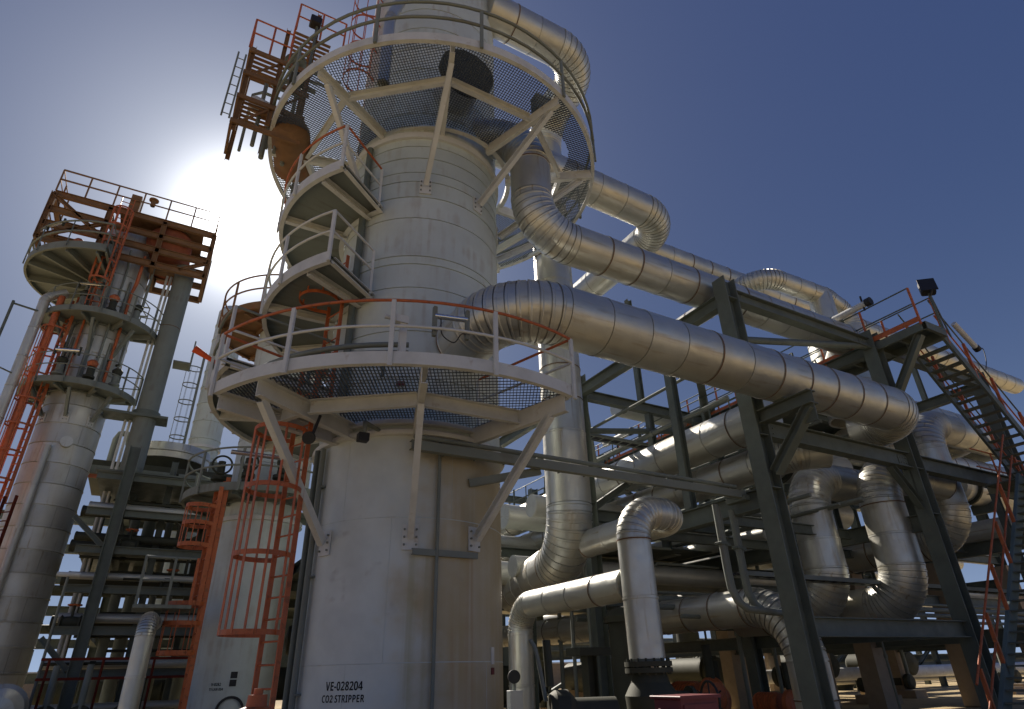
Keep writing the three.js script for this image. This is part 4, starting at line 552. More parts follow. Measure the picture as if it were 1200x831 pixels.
{
  const t = thing('crown_structure', 'brown steel frame with railings crowning the tall left column', 'steel frame', [C3[0], 17.6, C3[1]]);
  const x0 = -6.95, x1 = -0.75, z0 = -26.2, z1 = -28.4, xs = [x0, -4.9, -2.8, x1];
  for (const x of xs) for (const z of [z0, z1]) part('post', prism(iSec(0.2, 0.2), [x, 17.7, z], [x, 20.1, z], [1, 0, 0]), brownM, t);
  for (const y of [17.75, 18.5, 19.25, 20.05]) for (const z of [z0, z1]) part('beam', prism(iSec(0.28, 0.16), [x0, y, z], [x1, y, z]), brownM, t);
  for (const x of xs) for (const y of [17.75, 20.05]) part('beam', prism(iSec(0.22, 0.14), [x, y, z0], [x, y, z1]), brownM, t);
  part('brace', prism(iSec(0.14, 0.14), [x0, 20.0, z0], [-4.9, 18.5, z0]), brownM, t); part('brace', prism(iSec(0.14, 0.14), [x1, 18.5, z0], [-1.8, 17.8, z0]), brownM, t); part('brace', prism(iSec(0.14, 0.14), [x0, 17.8, z0], [-4.9, 19.2, z0]), brownM, t);
  part('deck', box(-4.6, 20.2, z1, -1.2, 20.24, z0), brownM, t);
  for (let i = 0; i <= 6; i++) { const x = x0 + (x1 - x0) * i / 6; part('rail_post', prism(cham(0.06, 0.06, 0.006), [x, 20.2, z0], [x, 21.35, z0]), brownM, t); } for (const z of [-27.3, z1]) for (const x of [x0, x1]) part('rail_post', prism(cham(0.06, 0.06, 0.006), [x, 20.2, z], [x, 21.35, z]), brownM, t);
  for (const k of [0.6, 1.12]) part('rail', bentRod([[x0, 20.24 + k, z1], [x0, 20.24 + k, z0], [x1, 20.24 + k, z0], [x1, 20.24 + k, z1]], 0.026), brownM, t);
  for (const x of [x0, x1]) for (let y = 17.9; y < 20; y += 0.45) part('side_rail', rod([x, y, z0], [x, y, z1], 0.03), brownM, t);
}
{
  let t = thing('drum', 'rust red horizontal drum inside the frame crowning the tall left column', 'drum', [-2.3, 19.4, -27]); part('shell', turned([[0, 0], [0.06, 0.45], [0.18, 0.75], [0.4, 0.92], [2.6, 0.92], [2.85, 0.6], [2.9, 0]], [-2.45, 19.35, -26.3], [0, 0, -1], 32), Mt({ map: brownMap, color: new THREE.Color().setRGB(1.2, 0.6, 0.5), roughness: 0.8 }), t); for (const x of [-2.75, -2.3]) part('nozzle', flange([x, 20.1, -26.9], [0, 1, 0], 0.15, 0.45), brownM, t); part('saddle', box(-3.0, 18.0, -27.4, -1.9, 18.6, -27.0), brownM, t);
  t = thing('valve', 'small brown valve group on the crown frame deck', 'valve', [-4.2, 20.4, -26.5]); part('body', box(-4.35, 20.25, -26.6, -3.95, 21.2, -26.3), brownM, t); part('bonnet', turned([[0, 0.1], [0.3, 0.1], [0.3, 0.2], [0.36, 0.2], [0.36, 0]], [-3.5, 20.9, -26.4], [0, 1, 0], 14), brownM, t);
}
ladder('caged_ladder', 'orange caged ladder up the front of the tall column to its crown frame', [-4.35, -25.9], 84, 15, 20.6, { hoops: [16, 16.9, 17.8, 18.7, 19.6], heavy: 1.4, farRungs: true });
ladder('caged_ladder', 'orange caged ladder down the left side of the tall left column', [-5.05, -26.75], 150, 7.2, 15.6, { hoops: [8, 9, 10, 11, 12, 13, 14], heavy: 1.5, farRungs: true });
ladder('caged_ladder', 'rusty red caged ladder at the lower left edge beside the tall column', [-4.75, -26.2], 130, 0.3, 7.4, { hoops: [2.5, 3.3, 4.1, 4.9, 5.7], heavy: 1.5, farRungs: true, mat: Mt({ map: orangeMap, color: 0x8a6a66, roughness: 0.9 }) });
pipe('downcomer', 'fat grey downcomer pipe right of the tall left column', [[-1.55, 18.4, -27.0], [-1.55, 8.2, -27.0], [-1.4, 8.2, -30]], 0.4, { seg: 26, mats: [galvM], sheet: 3.2, lip: 0.004, groove: 0.004, bend: 0.8 });
pipe('clad_pipe', 'slim silver pipe climbing left of the tall left column', [[-5.95, 0.3, -26.4], [-5.95, 15.2, -26.4], [-5.4, 15.7, -26.6]], 0.17, { seg: 16, mats: cladDull, bend: 0.4, sheet: 1.2 });
pipe('clad_pipe', 'rust red pipe climbing beside the slim silver one', [[-5.45, 0.3, -26.4], [-5.45, 15.4, -26.4]], 0.12, { seg: 14, mats: [orangeM], plainFar: true });
pipe('clad_pipe', 'silver conduit down the front of the tall left column', [[-4.3, 0.4, -26.55], [-4.3, 9.4, -26.55]], 0.11, { seg: 14, mats: cladDull, sheet: 1.5 });
{ let t = thing('thin_pole', 'thin dark pole standing off the far left pipes', 'pole', [-7.2, 0, -26.2]); part('pole', rod([-6.75, 0, -26], [-6.75, 14.6, -26], 0.05), rackM, t); part('arm', rod([-6.75, 14.5, -26], [-5.9, 14.5, -26.3], 0.04), rackM, t); part('arm', rod([-6.75, 12.0, -26], [-5.95, 11.8, -26.3], 0.03), rackM, t);
  for (const [i, x] of [-1.02, -0.86].entries()) { t = thing('thin_pipe', ['left', 'right'][i] + ' thin pale pipe of the pair hugging the grey downcomer', 'pipe', [x - 1.5, 0, -27.1]); part('tube', rod([x - 1.2, 2, -27.3], [x - 1.2, 18, -27.3], 0.05), paleM, t); }
  t = thing('guide_bracket', 'dark bracket collar clamped round the grey downcomer', 'bracket', [-1.55, 11.2, -27]); part('plate', box(-3.0, 11.0, -27.5, -0.75, 11.1, -26.5), rackM, t); part('collar', arcSolid([-1.55, -27], slab(0.41, 0.5, 11.1, 11.3), 0, 360), rackM, t);
  t = thing('small_platform', 'tiny railed platform hung on the right of the grey downcomer', 'platform', [-0.9, 14, -27]); part('deck', box(-1.1, 13.6, -27.4, -0.45, 13.66, -26.6), galvM, t); for (const p of [[-0.45, -26.6], [-0.45, -27.4]]) part('post', rod([p[0], 13.6, p[1]], [p[0], 14.7, p[1]], 0.03), galvM, t); part('rail', rod([-0.45, 14.65, -26.6], [-0.45, 14.65, -27.4], 0.025), galvM, t); }

{ // pots, valves and looping lines on the tall column's platforms
  const names = ['lowest', 'middle', 'widest'];
  for (const [k, [y, rr1]] of [[11.75, 1.55], [14.75, 1.6], [17.0, 2.2]].entries()) {
    for (const [i, f] of [45, 80, 118].entries()) { const f2 = k === 2 ? f + 55 : f, p = pol(C3, rr1, f2, y + 0.02), t = thing('valve', `${['right', 'middle', 'left'][i]} valve pot on the ${names[k]} platform of the tall left column`, 'valve', p.toArray()); part('body', turned([[0, 0.1], [0.25, 0.1], [0.3, 0.2], [0.38, 0.2], [0.42, 0.13], [0.75, 0.13], [0.85, 0]], p, [0, 1, 0], 14), i % 2 ? castM : galvM, t); part('actuator', turned([[0, 0], [0, 0.16], [0.16, 0.2], [0.26, 0.12], [0.26, 0]], p.clone().setY(y + 0.8), [0, 1, 0], 14), i === 1 ? orangeM : castM, t); part('side_line', bentRod([p.clone().setY(y + 0.34), pol(C3, rr1 - 0.2, f2 + 12, y + 0.34), pol(C3, 1.1, f2 + 14, y + 0.5), pol(C3, 1.1, f2 + 14, y + 2.2)], 0.05), galvM, t); }
    const t = thing('tube_lamp', `silver tube lamp on the rail of the ${names[k]} platform of the tall left column`, 'lamp', pol(C3, 2, 100, y + 1).toArray()), q = k === 2 ? 3.2 : 2.05, a = pol(C3, q, k === 2 ? 130 : 95, y + 1.15), b = pol(C3, q, k === 2 ? 145 : 118, y + 1.15); part('tube', rod(a, b, 0.06, 12), tubeM, t); for (const w of [a, b]) part('bracket', rod([w.x, w.y - 0.2, w.z], [w.x, w.y + 0.15, w.z], 0.045), castM, t);
  }
  for (let i = 0; i < 6; i++) { const f = 30 + i * 22, t = thing('thin_pipe', `${['first', 'second', 'third', 'fourth', 'fifth', 'sixth'][i]} from the right of the thin lines clipped on the tall left column`, 'pipe', pol(C3, 1.15, f, 12).toArray()); part('tube', bentRod([pol(C3, 1.16, f, 11.9), pol(C3, 1.16, f, 15.5 + (i % 3)), pol(C3, 1.5, f + 5, 15.8 + (i % 3)), pol(C3, 1.5, f + 5, 18.2)], 0.045 + 0.015 * (i % 2)), i % 3 === 1 ? orangeM : galvM, t); part('clip', rod(pol(C3, 1.04, f, 13.2), pol(C3, 1.2, f, 13.2), 0.06), castM, t); }
}
// ================================================================ air cooler and the rack under it
{
  const t = thing('air_cooler', 'round fan ring of the air cooler on top of the left rack', 'air cooler', [-0.45, 9.2, -30.5]), C = [-0.4, -30.3];
  part('fan_ring', arcSolid(C, [[1.5, 10.15], [1.62, 10.15], [1.66, 10.4], [1.72, 10.42], [1.72, 10.5], [1.66, 10.5], [1.62, 10.8], [1.5, 10.8]], 0, 360, 5), clad[1], t); part('fan_cone', arcSolid(C, [[1.1, 9.6], [1.14, 9.6], [1.52, 10.16], [1.48, 10.16]], 0, 360, 6), castM, t);
  part('hub', turned([[0, 0], [0, 0.22], [0.4, 0.22], [0.4, 0]], [C[0], 10.2, C[1]], [0, 1, 0], 18), rackM, t); for (let i = 0; i < 6; i++) part('blade', prism(rect(0.3, 0.03), [C[0] + 0.2 * Math.cos(i * 1.047), 10.4, C[1] + 0.2 * Math.sin(i * 1.047)], [C[0] + 1.42 * Math.cos(i * 1.047), 10.42, C[1] + 1.42 * Math.sin(i * 1.047)], [0.2, 1, 0.3]), paleM, t);
  part('plenum', box(-3.2, 9.35, -33.5, 3.4, 9.6, -28.4), castM, t); for (let i = 0; i < 4; i++) part('header_box', box(-3.1 + i * 1.6, 9.0, -28.38, -1.7 + i * 1.6, 9.32, -28.2), galvM, t); part('edge_band', box(-3.3, 8.82, -28.3, 3.5, 8.97, -28.25), orangeM, t); part('support_leg', prism(iSec(0.2, 0.2), [-0.4, 9.6, -29.6], [-0.4, 10.1, -29.6]), rackM, t);
  part('drive', box(1.2, 9.6, -29.2, 1.7, 10.15, -28.7, 0.02), rackM, t); part('vent_pipe', bentRod([[-2.5, 9.5, -29], [-2.5, 10.7, -29], [-2.4, 10.95, -29], [-2.2, 11.0, -29], [-2.0, 10.9, -29], [-2.0, 10.5, -29]], 0.12, 12), galvM, t);
}
{
  const t = thing('pipe_rack', 'dark steel rack full of pipes between the left column and the vessels', 'pipe rack', [-1.5, 0, -26]);
  const X = [-2.5, -1.42, 4.2], Z = [-24.2, -32];
  for (const x of X.slice(1)) for (const z of Z) { part('column', prism(iSec(0.34, 0.34, 0.024, 0.016), [x, 0, z], [x, 9, z], [1, 0, 0]), rackM, t); }
  part('column', prism(iSec(0.22, 0.22), [-0.1, 0, -25.5], [-0.1, 9, -25.5], [1, 0, 0]), rackM, t); part('column', prism(iSec(0.34, 0.34), [-9, 0, -32], [-9, 9, -32]), rackM, t); for (const y of [1.9, 3.1, 4.3, 5.5, 6.7, 7.9]) part('beam', prism(iSec(0.36, 0.22), [-9, y, -32], [-2.4, y, -32]), rackM, t); part('column', prism(iSec(0.22, 0.22), [-4.3, 0, -32], [-4.3, 9, -32], [1, 0, 0]), rackM, t); part('column', prism(iSec(0.2, 0.2), [1.3, 0, -27], [1.3, 9, -27], [1, 0, 0]), rackM, t);
  for (const y of [1.9, 3.1, 4.3, 5.5, 6.7, 7.9]) for (const z of Z) for (let i = 0; i < 2; i++) part('beam', prism(iSec(z < -30 ? 0.3 : 0.24, 0.2, 0.02, 0.014), [X[i] + 0.18, y, z], [X[i + 1] - 0.18, y, z]), rackM, t);
  for (const y of [3.1, 5.5, 6.7, 7.9]) for (const x of X.slice(1)) part('beam', prism(iSec(0.3, 0.2), [x, y + 0.01, Z[0] - 0.2], [x, y + 0.01, Z[1] + 0.2]), rackM, t);
  part('brace', prism(iSec(0.16, 0.16), [-2.6, 6.5, Z[0]], [-1.6, 5.6, Z[0]]), rackM, t); part('brace', prism(iSec(0.16, 0.16), [-2.5, 2.9, Z[0]], [-1.6, 2.0, Z[0]]), rackM, t); part('brace', prism(iSec(0.16, 0.16), [-1.2, 6.0, Z[1]], [1.6, 7.6, Z[1]]), rackM, t); part('brace', prism(iSec(0.16, 0.16), [1.3, 3.2, Z[1]], [4.0, 5.4, Z[1]]), rackM, t);
  part('deck_plate', box(-2.4, 8.11, -33, 4.4, 8.17, -24.3), rackM, t); part('deck_plate', box(-2.4, 5.7, -31.7, 0.2, 5.74, -25.6), rackM, t);
}
{ // pipes lying in that rack
  const spots = [[6.98, -24.8, 0.22], [6.0, -24.9, 0.2], [5.85, -25.9, 0.28], [4.75, -24.7, 0.16], [4.7, -25.4, 0.2], [4.8, -26.4, 0.24], [3.5, -24.8, 0.2], [3.45, -25.6, 0.14], [3.55, -27, 0.26], [2.2, -25, 0.2], [2.2, -26.4, 0.24], [7.1, -26.2, 0.26], [6.0, -28, 0.24], [4.8, -29.5, 0.26], [3.5, -30, 0.22], [1.0, -25.2, 0.18]];
  const rk = rank(spots, q => (q[0] - 1.6) / -q[1]);
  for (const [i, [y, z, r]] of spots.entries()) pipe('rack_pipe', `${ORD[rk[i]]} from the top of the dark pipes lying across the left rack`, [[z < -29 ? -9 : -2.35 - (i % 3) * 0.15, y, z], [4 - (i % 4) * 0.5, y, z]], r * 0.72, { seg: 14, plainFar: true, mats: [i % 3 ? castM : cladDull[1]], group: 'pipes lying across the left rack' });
  for (const [i, x] of [-2.1, -1.0, -0.5, 0.2, 0.7, 1.7, 2.5].entries()) pipe('rack_pipe', `${['leftmost', 'second', 'third', 'fourth', 'fifth', 'sixth', 'rightmost'][i]} from the left of the dark upright pipes behind the left rack`, [[x, 0, -27.6 - (i % 3) * 0.7], [x, 8, -27.6 - (i % 3) * 0.7]], 0.12 + 0.05 * (i % 3), { seg: 12, plainFar: true, mats: [galvM], group: 'upright pipes behind the left rack' });
  pipe('clad_pipe', 'slim silver pipe standing beneath the small side landing', [[0.15, 0, -17.4], [0.15, 2.9, -17.4], [0.3, 3.0, -19.5]], 0.2, { seg: 20, bend: 0.35 });
  const t = thing('drum', 'silver-ended horizontal drum low at the bottom left corner', 'drum', [-2.6, 0.9, -21]); part('shell', turned([[0, 0], [0.04, 0.3], [0.14, 0.5], [0.3, 0.6], [3, 0.6], [3.2, 0]], [-2.5, 1.1, -20.4], [-0.15, 0, -1], 28), clad[0], t); part('saddle', box(-2.95, 0, -21.6, -2.15, 0.6, -21.4), castM, t);
  for (const [i, [x, z]] of [[-0.9, -21.5], [0.1, -21.8], [-1.7, -22.3]].entries()) { const p = thing('pump', ['left', 'right', 'rearmost'][[0, 1, 2][i]] + ' dark pump set on a plinth under the left rack', 'pump', [x, 0, z]); part('plinth', box(x - 0.35, 0, z - 0.9, x + 0.35, 0.5, z + 0.5), castM, p); part('motor', turned([[0, 0], [0, 0.26], [0.8, 0.26], [0.84, 0.1], [0.84, 0]], [x, 0.85, z + 0.3], [0, 0, -1], 18), castM, p); part('casing', flange([x, 0.85, z + 0.45], [0, 0, -1], 0.32, 0.16), castM, p); part('riser', rod([x, 0.9, z + 0.38], [x, 2.1, z + 0.38], 0.08, 10), galvM, p); }
  const g = thing('guard_rail', 'red guard rail crossing low under the left rack', 'guard rail', [-2, 1.5, -22.9]); for (const y of [1.75, 2.25]) part('rail', box(-2.2, y, -22.95, 2.2, y + 0.07, -22.9), Mt({ map: orangeMap, color: 0x9a6a60, roughness: 0.9 }), g); for (let x = -2; x <= 2; x += 1.3) part('post', rod([x, 0, -22.93], [x, 2.3, -22.93], 0.035), Mt({ map: orangeMap, color: 0x9a6a60, roughness: 0.9 }), g);
}

// ================================================================ depth of the right rack: more lines, equipment and the far plant
{
  const far = [[[18.5, 4.0, -16.2], [18.5, 4.0, -30], 0.4], [[20.2, 5.5, -15.6], [20.2, 5.5, -30], 0.45], [[22, 5.5, -12.4], [22, 5.5, -30], 0.35], [[15.6, 5.35, -16], [15.6, 5.35, -30], 0.3], [[16.6, 5.3, -13], [16.6, 5.3, -30], 0.22], [[25.2, 5.55, -9], [25.2, 5.55, -30], 0.45], [[27, 5.5, -12], [27, 5.5, -30], 0.35]];
  const rf = rank(far, q => -q[0][0] / -q[0][2]);
  for (const [i, [a, b, r]] of far.entries()) pipe('rack_pipe', `${['leftmost', 'second', 'third', 'fourth', 'fifth', 'sixth', 'rightmost'][rf[i]]} from the left of the dull pipes running away deep inside the right rack`, [a, b], r, { seg: 18, plainFar: true, mats: [cladDull[1]], group: 'pipes running away deep inside the right rack' });
  const crs = [[4.35, -15.9, 0.3, 9], [4.35, -17.2, 0.35, 9], [6.3, -16.4, 0.35, 10], [6.35, -18.2, 0.4, 10], [4.4, -20.2, 0.35, 9], [6.3, -22.4, 0.35, 10], [10.45, -16.5, 0.35, 14], [10.4, -18, 0.3, 18.9], [10.45, -22.5, 0.4, 18.9], [10.4, -24, 0.3, 18.9], [4.4, -23, 0.3, 8], [4.35, -25.5, 0.4, 8], [6.3, -27, 0.4, 9]];
  const rc = rank(crs, q => (q[0] - 1.6) / -q[1]);
  for (const [i, [y, z, r, x0]] of crs.entries()) pipe('rack_pipe', `${ORD[rc[i]]} from the top of the dull pipes lying crosswise in the right rack`, [[x0, y, z], [38, y, z]], r, { seg: 18, plainFar: true, mats: [cladDull[0]], group: 'pipes lying crosswise in the right rack' });
  for (const [i, [x, z, y, L]] of [[19.6, -13.4, 8.0, 4.2], [25.5, -18, 8.0, 6], [31, -12.8, 8.2, 5]].entries()) { const t = thing('exchanger', ['near', 'middle', 'far'][i] + ' dark horizontal exchanger shell hung under the top deck of the rack', 'heat exchanger', [x, y, z]); part('shell', turned([[0, 0], [0.1, 0.6], [0.25, 0.7], [L, 0.7], [L + 0.2, 0.5], [L + 0.25, 0]], [x - L / 2, y, z], [1, 0, 0], 26), cladDull[1], t); part('flange', flange([x - L / 2 + 0.7, y, z], [1, 0, 0], 0.84, 0.12), castM, t); part('saddle', box(x - 0.4, y - 1.0, z - 0.5, x - 0.2, y - 0.6, z + 0.5), rackM, t); }
  const dk = thing('top_deck', 'dark plated deck over the right rack behind the walkway', 'deck', [24, 10.2, -17]); for (let i = 0; i < 6; i++) part('plate', box(18.75 + i * 2.6, 10.16, -22, 21.33 + i * 2.6, 10.2, -12.3 - (i % 2) * 0.01, 0.003), rackM, dk); part('edge', box(18.7, 10.2, -12.28, 34.3, 10.38, -12.26, 0.003), orangeM, dk);
}
{
  const t = thing('added_mezzanine', 'dark steel floor added behind the stripper to shade the low ground', 'added_mezzanine', [7, 4.6, -25]);  // floor added to keep sun off the low equipment between column and rack
  for (let i = 0; i < 3; i++) for (let k = 0; k < 5; k++) if ((i + k * 2) % 6 !== 5) part('deck_plate', box(3.6 + i * 2.45, 4.62, -17.2 - k * 3.4 - 3.36, 3.6 + i * 2.45 + 2.42, 4.65, -17.2 - k * 3.4, 0.003), rackM, t);
  for (const z of [-17.4, -23, -28.6, -34]) { part('beam', prism(iSec(0.32, 0.22), [3.6, 4.45, z], [10.8, 4.45, z]), rackM, t); for (const x of [3.7, 10.6]) part('column', prism(iSec(0.28, 0.28), [x, 0, z - 0.3], [x, 4.6, z - 0.3], [1, 0, 0]), rackM, t); }
  for (const x of [3.7, 7.2, 10.6]) part('beam', prism(iSec(0.28, 0.2), [x, 4.46, -17.6], [x, 4.46, -33.8]), rackM, t);
}
{ // pumps seen under the rack, orange and grey, and the ground-level clutter
  const mk = (name, label, x, z, m, s = 1) => { const t = thing('pump', label, 'pump', [x, 0, z]); part('plinth', box(x - 0.5 * s, 0, z - 0.9 * s, x + 0.5 * s, 0.45 * s, z + 0.9 * s), firePM, t); part('motor', [turned([[0, 0], [0, 0.3 * s], [0.9 * s, 0.3 * s], [0.95 * s, 0.12 * s], [0.95 * s, 0]], [x, 0.85 * s, z + 0.1], [0, 0, -1], 20), ...Array.from({ length: 7 }, (_, i) => flange([x, 0.85 * s, z - 0.05 - i * 0.1 * s], [0, 0, -1], 0.33 * s, 0.03))], m, t); part('volute', turned([[0, 0], [0, 0.3 * s], [0.1 * s, 0.42 * s], [0.25 * s, 0.42 * s], [0.35 * s, 0.3 * s], [0.35 * s, 0]], [x, 0.85 * s, z + 0.7 * s], [0, 0, -1], 24), m, t); part('discharge', rod([x, 1.0 * s, z + 0.52 * s], [x, 2.0 * s, z + 0.52 * s], 0.12 * s, 12), castM, t); };
  mk('pump', 'orange pump in a patch of sun behind the gate valve', 14.2, -14.6, orangeM, 1.1); mk('pump', 'smaller orange pump right of the sunlit one', 15.6, -15.6, orangeM, 0.9); mk('pump', 'orange pump half hidden beside the first column foot', 15.2, -12.7, orangeM, 0.85); mk('pump', 'grey pump on a plinth among the brown cased columns', 26.2, -20.5, castM, 1.4);
  for (const [i, [x, z, h, r]] of [[33, -26, 3.6, 0.8], [39, -30, 4.2, 1.0], [30, -31, 3.4, 0.7], [45, -32, 4.5, 1.1]].entries()) { const t = thing('upright_vessel', ['first', 'second', 'third', 'fourth'][i] + ' from the left of the grey upright vessels far behind the rack columns', 'vessel', [x, 0, z]); part('shell', turned([[0, r * 0.9], [0.4, r], [h, r], [h + r * 0.4, r * 0.6], [h + r * 0.5, 0]], [x, 0.2, z], [0, 1, 0], 24), castM, t); part('skirt', turned([[0, r * 0.8], [0.3, r * 0.8]], [x, 0, z], [0, 1, 0], 20), castM, t); part('nozzle', flange([x - r * 0.6, 1.6, z + r * 0.8], [-0.5, 0, 0.8], 0.18, 0.2), galvM, t); }
  pipe('clad_pipe', 'white low pipe on sleepers crossing the far ground at right', [[28, 1.15, -24], [75, 1.15, -24]], 0.32, { seg: 18, plainFar: true, mats: [paleM] });
  pipe('clad_pipe', 'second white pipe further back across the far ground', [[24, 0.7, -36], [90, 0.7, -36]], 0.35, { seg: 16, plainFar: true, mats: [paleM] });
  const t = thing('pipe_rack', 'low far pipe rack seen across the open ground', 'pipe rack', [50, 0, -48]); for (let i = 0; i < 9; i++) for (const z of [-46, -51]) part('column', prism(iSec(0.35, 0.35), [22 + i * 7, 0, z], [22 + i * 7, 6.5, z]), rackM, t); for (const y of [3.4, 6.3]) for (const z of [-46, -51]) part('beam', prism(iSec(0.4, 0.3), [22, y, z], [78, y, z]), rackM, t); part('brace', prism(iSec(0.25, 0.25), [29, 0.2, -46], [36, 3.3, -46]), rackM, t); part('brace', prism(iSec(0.25, 0.25), [36, 3.5, -46], [43, 6.2, -46]), rackM, t);
  for (const [i, [y, z, r]] of [[3.9, -47, 0.3], [3.9, -48.5, 0.35], [6.8, -47.2, 0.35], [6.8, -49, 0.3]].entries()) pipe('rack_pipe', `${['front', 'rear'][i % 2]} pipe on the ${i < 2 ? 'lower' : 'upper'} tier of the low far rack`, [[21, y, z], [80, y, z]], r, { seg: 12, plainFar: true, mats: [galvM], group: 'pipes on the low far rack' });
}

{ // valves, small lines and hangers crowding the left rack
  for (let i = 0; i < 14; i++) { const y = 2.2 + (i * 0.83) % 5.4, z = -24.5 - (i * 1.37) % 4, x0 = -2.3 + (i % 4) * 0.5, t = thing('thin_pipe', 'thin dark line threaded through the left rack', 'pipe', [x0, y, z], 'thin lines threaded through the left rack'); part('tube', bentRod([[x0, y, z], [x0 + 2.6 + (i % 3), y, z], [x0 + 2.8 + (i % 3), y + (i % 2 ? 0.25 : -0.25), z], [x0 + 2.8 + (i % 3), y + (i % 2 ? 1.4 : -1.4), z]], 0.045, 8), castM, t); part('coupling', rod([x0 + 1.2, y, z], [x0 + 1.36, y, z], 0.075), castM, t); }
  for (const [i, [x, y, z]] of [[-0.9, 5.75, -24.6], [0.6, 4.55, -24.8], [-1.9, 3.35, -24.5], [1.5, 6.9, -24.7]].entries()) { const t = thing('valve', ['upper left', 'right', 'lower left', 'topmost'][i] + ' hand-wheel valve on the dark pipes of the left rack', 'valve', [x, y, z]); part('body', turned([[0, 0.16], [0.05, 0.22], [0.1, 0.16], [0.3, 0.18], [0.5, 0.16], [0.55, 0.22], [0.6, 0.16]], [x - 0.3, y, z], [1, 0, 0], 16), castM, t); part('stem', rod([x, y, z], [x, y + 0.5, z], 0.04), castM, t); const w = new THREE.TorusGeometry(0.18, 0.025, 8, 24); w.rotateX(Math.PI / 2); w.translate(x, y + 0.5, z); part('hand_wheel', plain(w), orangeM, t); }
  for (const [i, [x, z, h]] of [[-2.2, -23.4, 4.6], [2.0, -23.2, 3.2]].entries()) { const t = thing('light_pole', ['left', 'right'][i] + ' thin lamp pole in front of the left rack', 'light pole', [x, 0, z]); part('pole', rod([x, 0, z], [x, h, z], 0.04), galvM, t); part('lamp_head', rod([x - 0.3, h, z], [x + 0.3, h, z], 0.07, 12), paleM, t); }
}
{ // compressor shelter and equipment rows far behind, closing the low views
  const t = thing('compressor_shelter', 'long dark open-sided shelter far behind the racks', 'shelter', [0, 0, -44]);
  part('roof', prism([[-3.2, 0], [3.2, 0], [3.2, 0.12], [0, 1.1], [-3.2, 0.12]], [4, 6.2, -44], [26, 6.2, -44]), rackM, t); for (let i = 0; i < 8; i++) part('column', prism(iSec(0.3, 0.3), [4.3 + i * 3, 0, -41], [4.3 + i * 3, 6.2, -41], [1, 0, 0]), rackM, t); for (let i = 0; i < 7; i++) part('wall_panel', box(4.4 + i * 3, 0.6, -47, 7.25 + i * 3, 6.1, -46.94, 0.01), i % 3 ? rackM : rackM, t); part('beam', prism(iSec(0.35, 0.25), [4, 3.4, -41.2], [26, 3.4, -41.2]), rackM, t);
  const ex = [[-1.5, 1.4, -34], [2.4, 1.3, -33], [6.5, 1.5, -27], [6.8, 3.0, -27.4], [9.4, 1.3, -24.5], [10.2, 1.3, -19.6], [9.2, 2.7, -24.8], [13.2, 1.4, -33], [17.5, 1.4, -33.5], [-5.5, 1.4, -35]];
  const ri = rank(ex, q => -q[0] / -q[2]);
  for (const [i, [x, y, z]] of ex.entries()) { const e = thing('exchanger', `${['leftmost', 'second', 'third', 'fourth', 'fifth', 'sixth', 'seventh', 'eighth', 'ninth', 'rightmost'][ri[i]]} from the left of the low dark exchangers between the racks`, 'heat exchanger', [x, y, z], 'low dark exchangers between the racks'); part('shell', turned([[0, 0], [0.1, 0.5], [0.2, 0.55], [3.2, 0.55], [3.4, 0.4], [3.45, 0]], [x - 1.7, y, z], [1, 0, 0.15], 22), castM, e); part('flange', flange([x - 1.1, y, z + 0.09], [1, 0, 0.15], 0.68, 0.12), castM, e); for (const d of [-0.9, 0.9]) part('saddle', box(x + d - 0.12, y > 2 ? y - 1.0 : 0, z - 0.45, x + d + 0.12, y - 0.45, z + 0.45), castM, e); part('nozzle', rod([x + 0.6, y + 0.5, z], [x + 0.6, y + 1.1, z], 0.14, 12), galvM, e); }
  for (const [i, [x, z]] of [[7.1, -12.6], [9.6, -16.4], [11.0, -18.5]].entries()) { const g = thing('instrument_stand', ['near', 'middle', 'far'][i] + ' thin instrument stand with round gauges among the low pipes', 'instrument stand', [x, 0, z]); part('post', rod([x, 0, z], [x, 1.5, z], 0.04), galvM, g); part('gauge', flange([x, 1.55, z], [-0.4, 0, 0.9], 0.13, 0.09), blackM, g); part('box', box(x - 0.15, 0.9, z - 0.05, x + 0.15, 1.3, z + 0.1), paleM, g); }
}
{ // fat nozzle and relief drum above the mesh floor, seen through it
  let t = thing('nozzle', 'fat capped nozzle standing out of the stripper above the mesh floor', 'nozzle', pol(C1, 2.2, 92, 14.2).toArray()); part('neck', turned([[0, 0.5], [0.75, 0.5]], pol(C1, 1.75, 92, 14.1), [Math.cos(92 * R), 0, Math.sin(92 * R)], 28), clad[1], t); part('cover', [flange(pol(C1, 2.5, 92, 14.1), [Math.cos(92 * R), 0, Math.sin(92 * R)], 0.66, 0.09), flange(pol(C1, 2.62, 92, 14.1), [Math.cos(92 * R), 0, Math.sin(92 * R)], 0.66, 0.09)], castM, t);
  t = thing('junction_box', 'square junction box under the high rim beside the nozzle', 'box', pol(C1, 3.5, 62, 13.5).toArray()); const q = pol(C1, 3.5, 62, 13.5); part('case', box(q.x - 0.22, 13.2, q.z - 0.12, q.x + 0.22, 13.7, q.z + 0.12, 0.02), galvM, t); part('stand', rod([q.x, 12.95, q.z], [q.x, 13.2, q.z], 0.04), galvM, t);
}

{ // davit above the top pipe
  const t = thing('davit', 'tan davit frame standing above the topmost silver pipe', 'davit', [7.2, 20, -11.2]);
  part('arm', prism(cSec(0.2, 0.14), [5.4, 21.0, -10.6], [8.6, 21.0, -10.6]), paleM, t); part('post', prism(cSec(0.18, 0.14), [8.5, 18.9, -10.6], [8.5, 20.9, -10.6]), paleM, t); part('strut', prism(cSec(0.14, 0.1), [5.6, 19.8, -10.6], [7.0, 20.9, -10.6]), paleM, t);
}

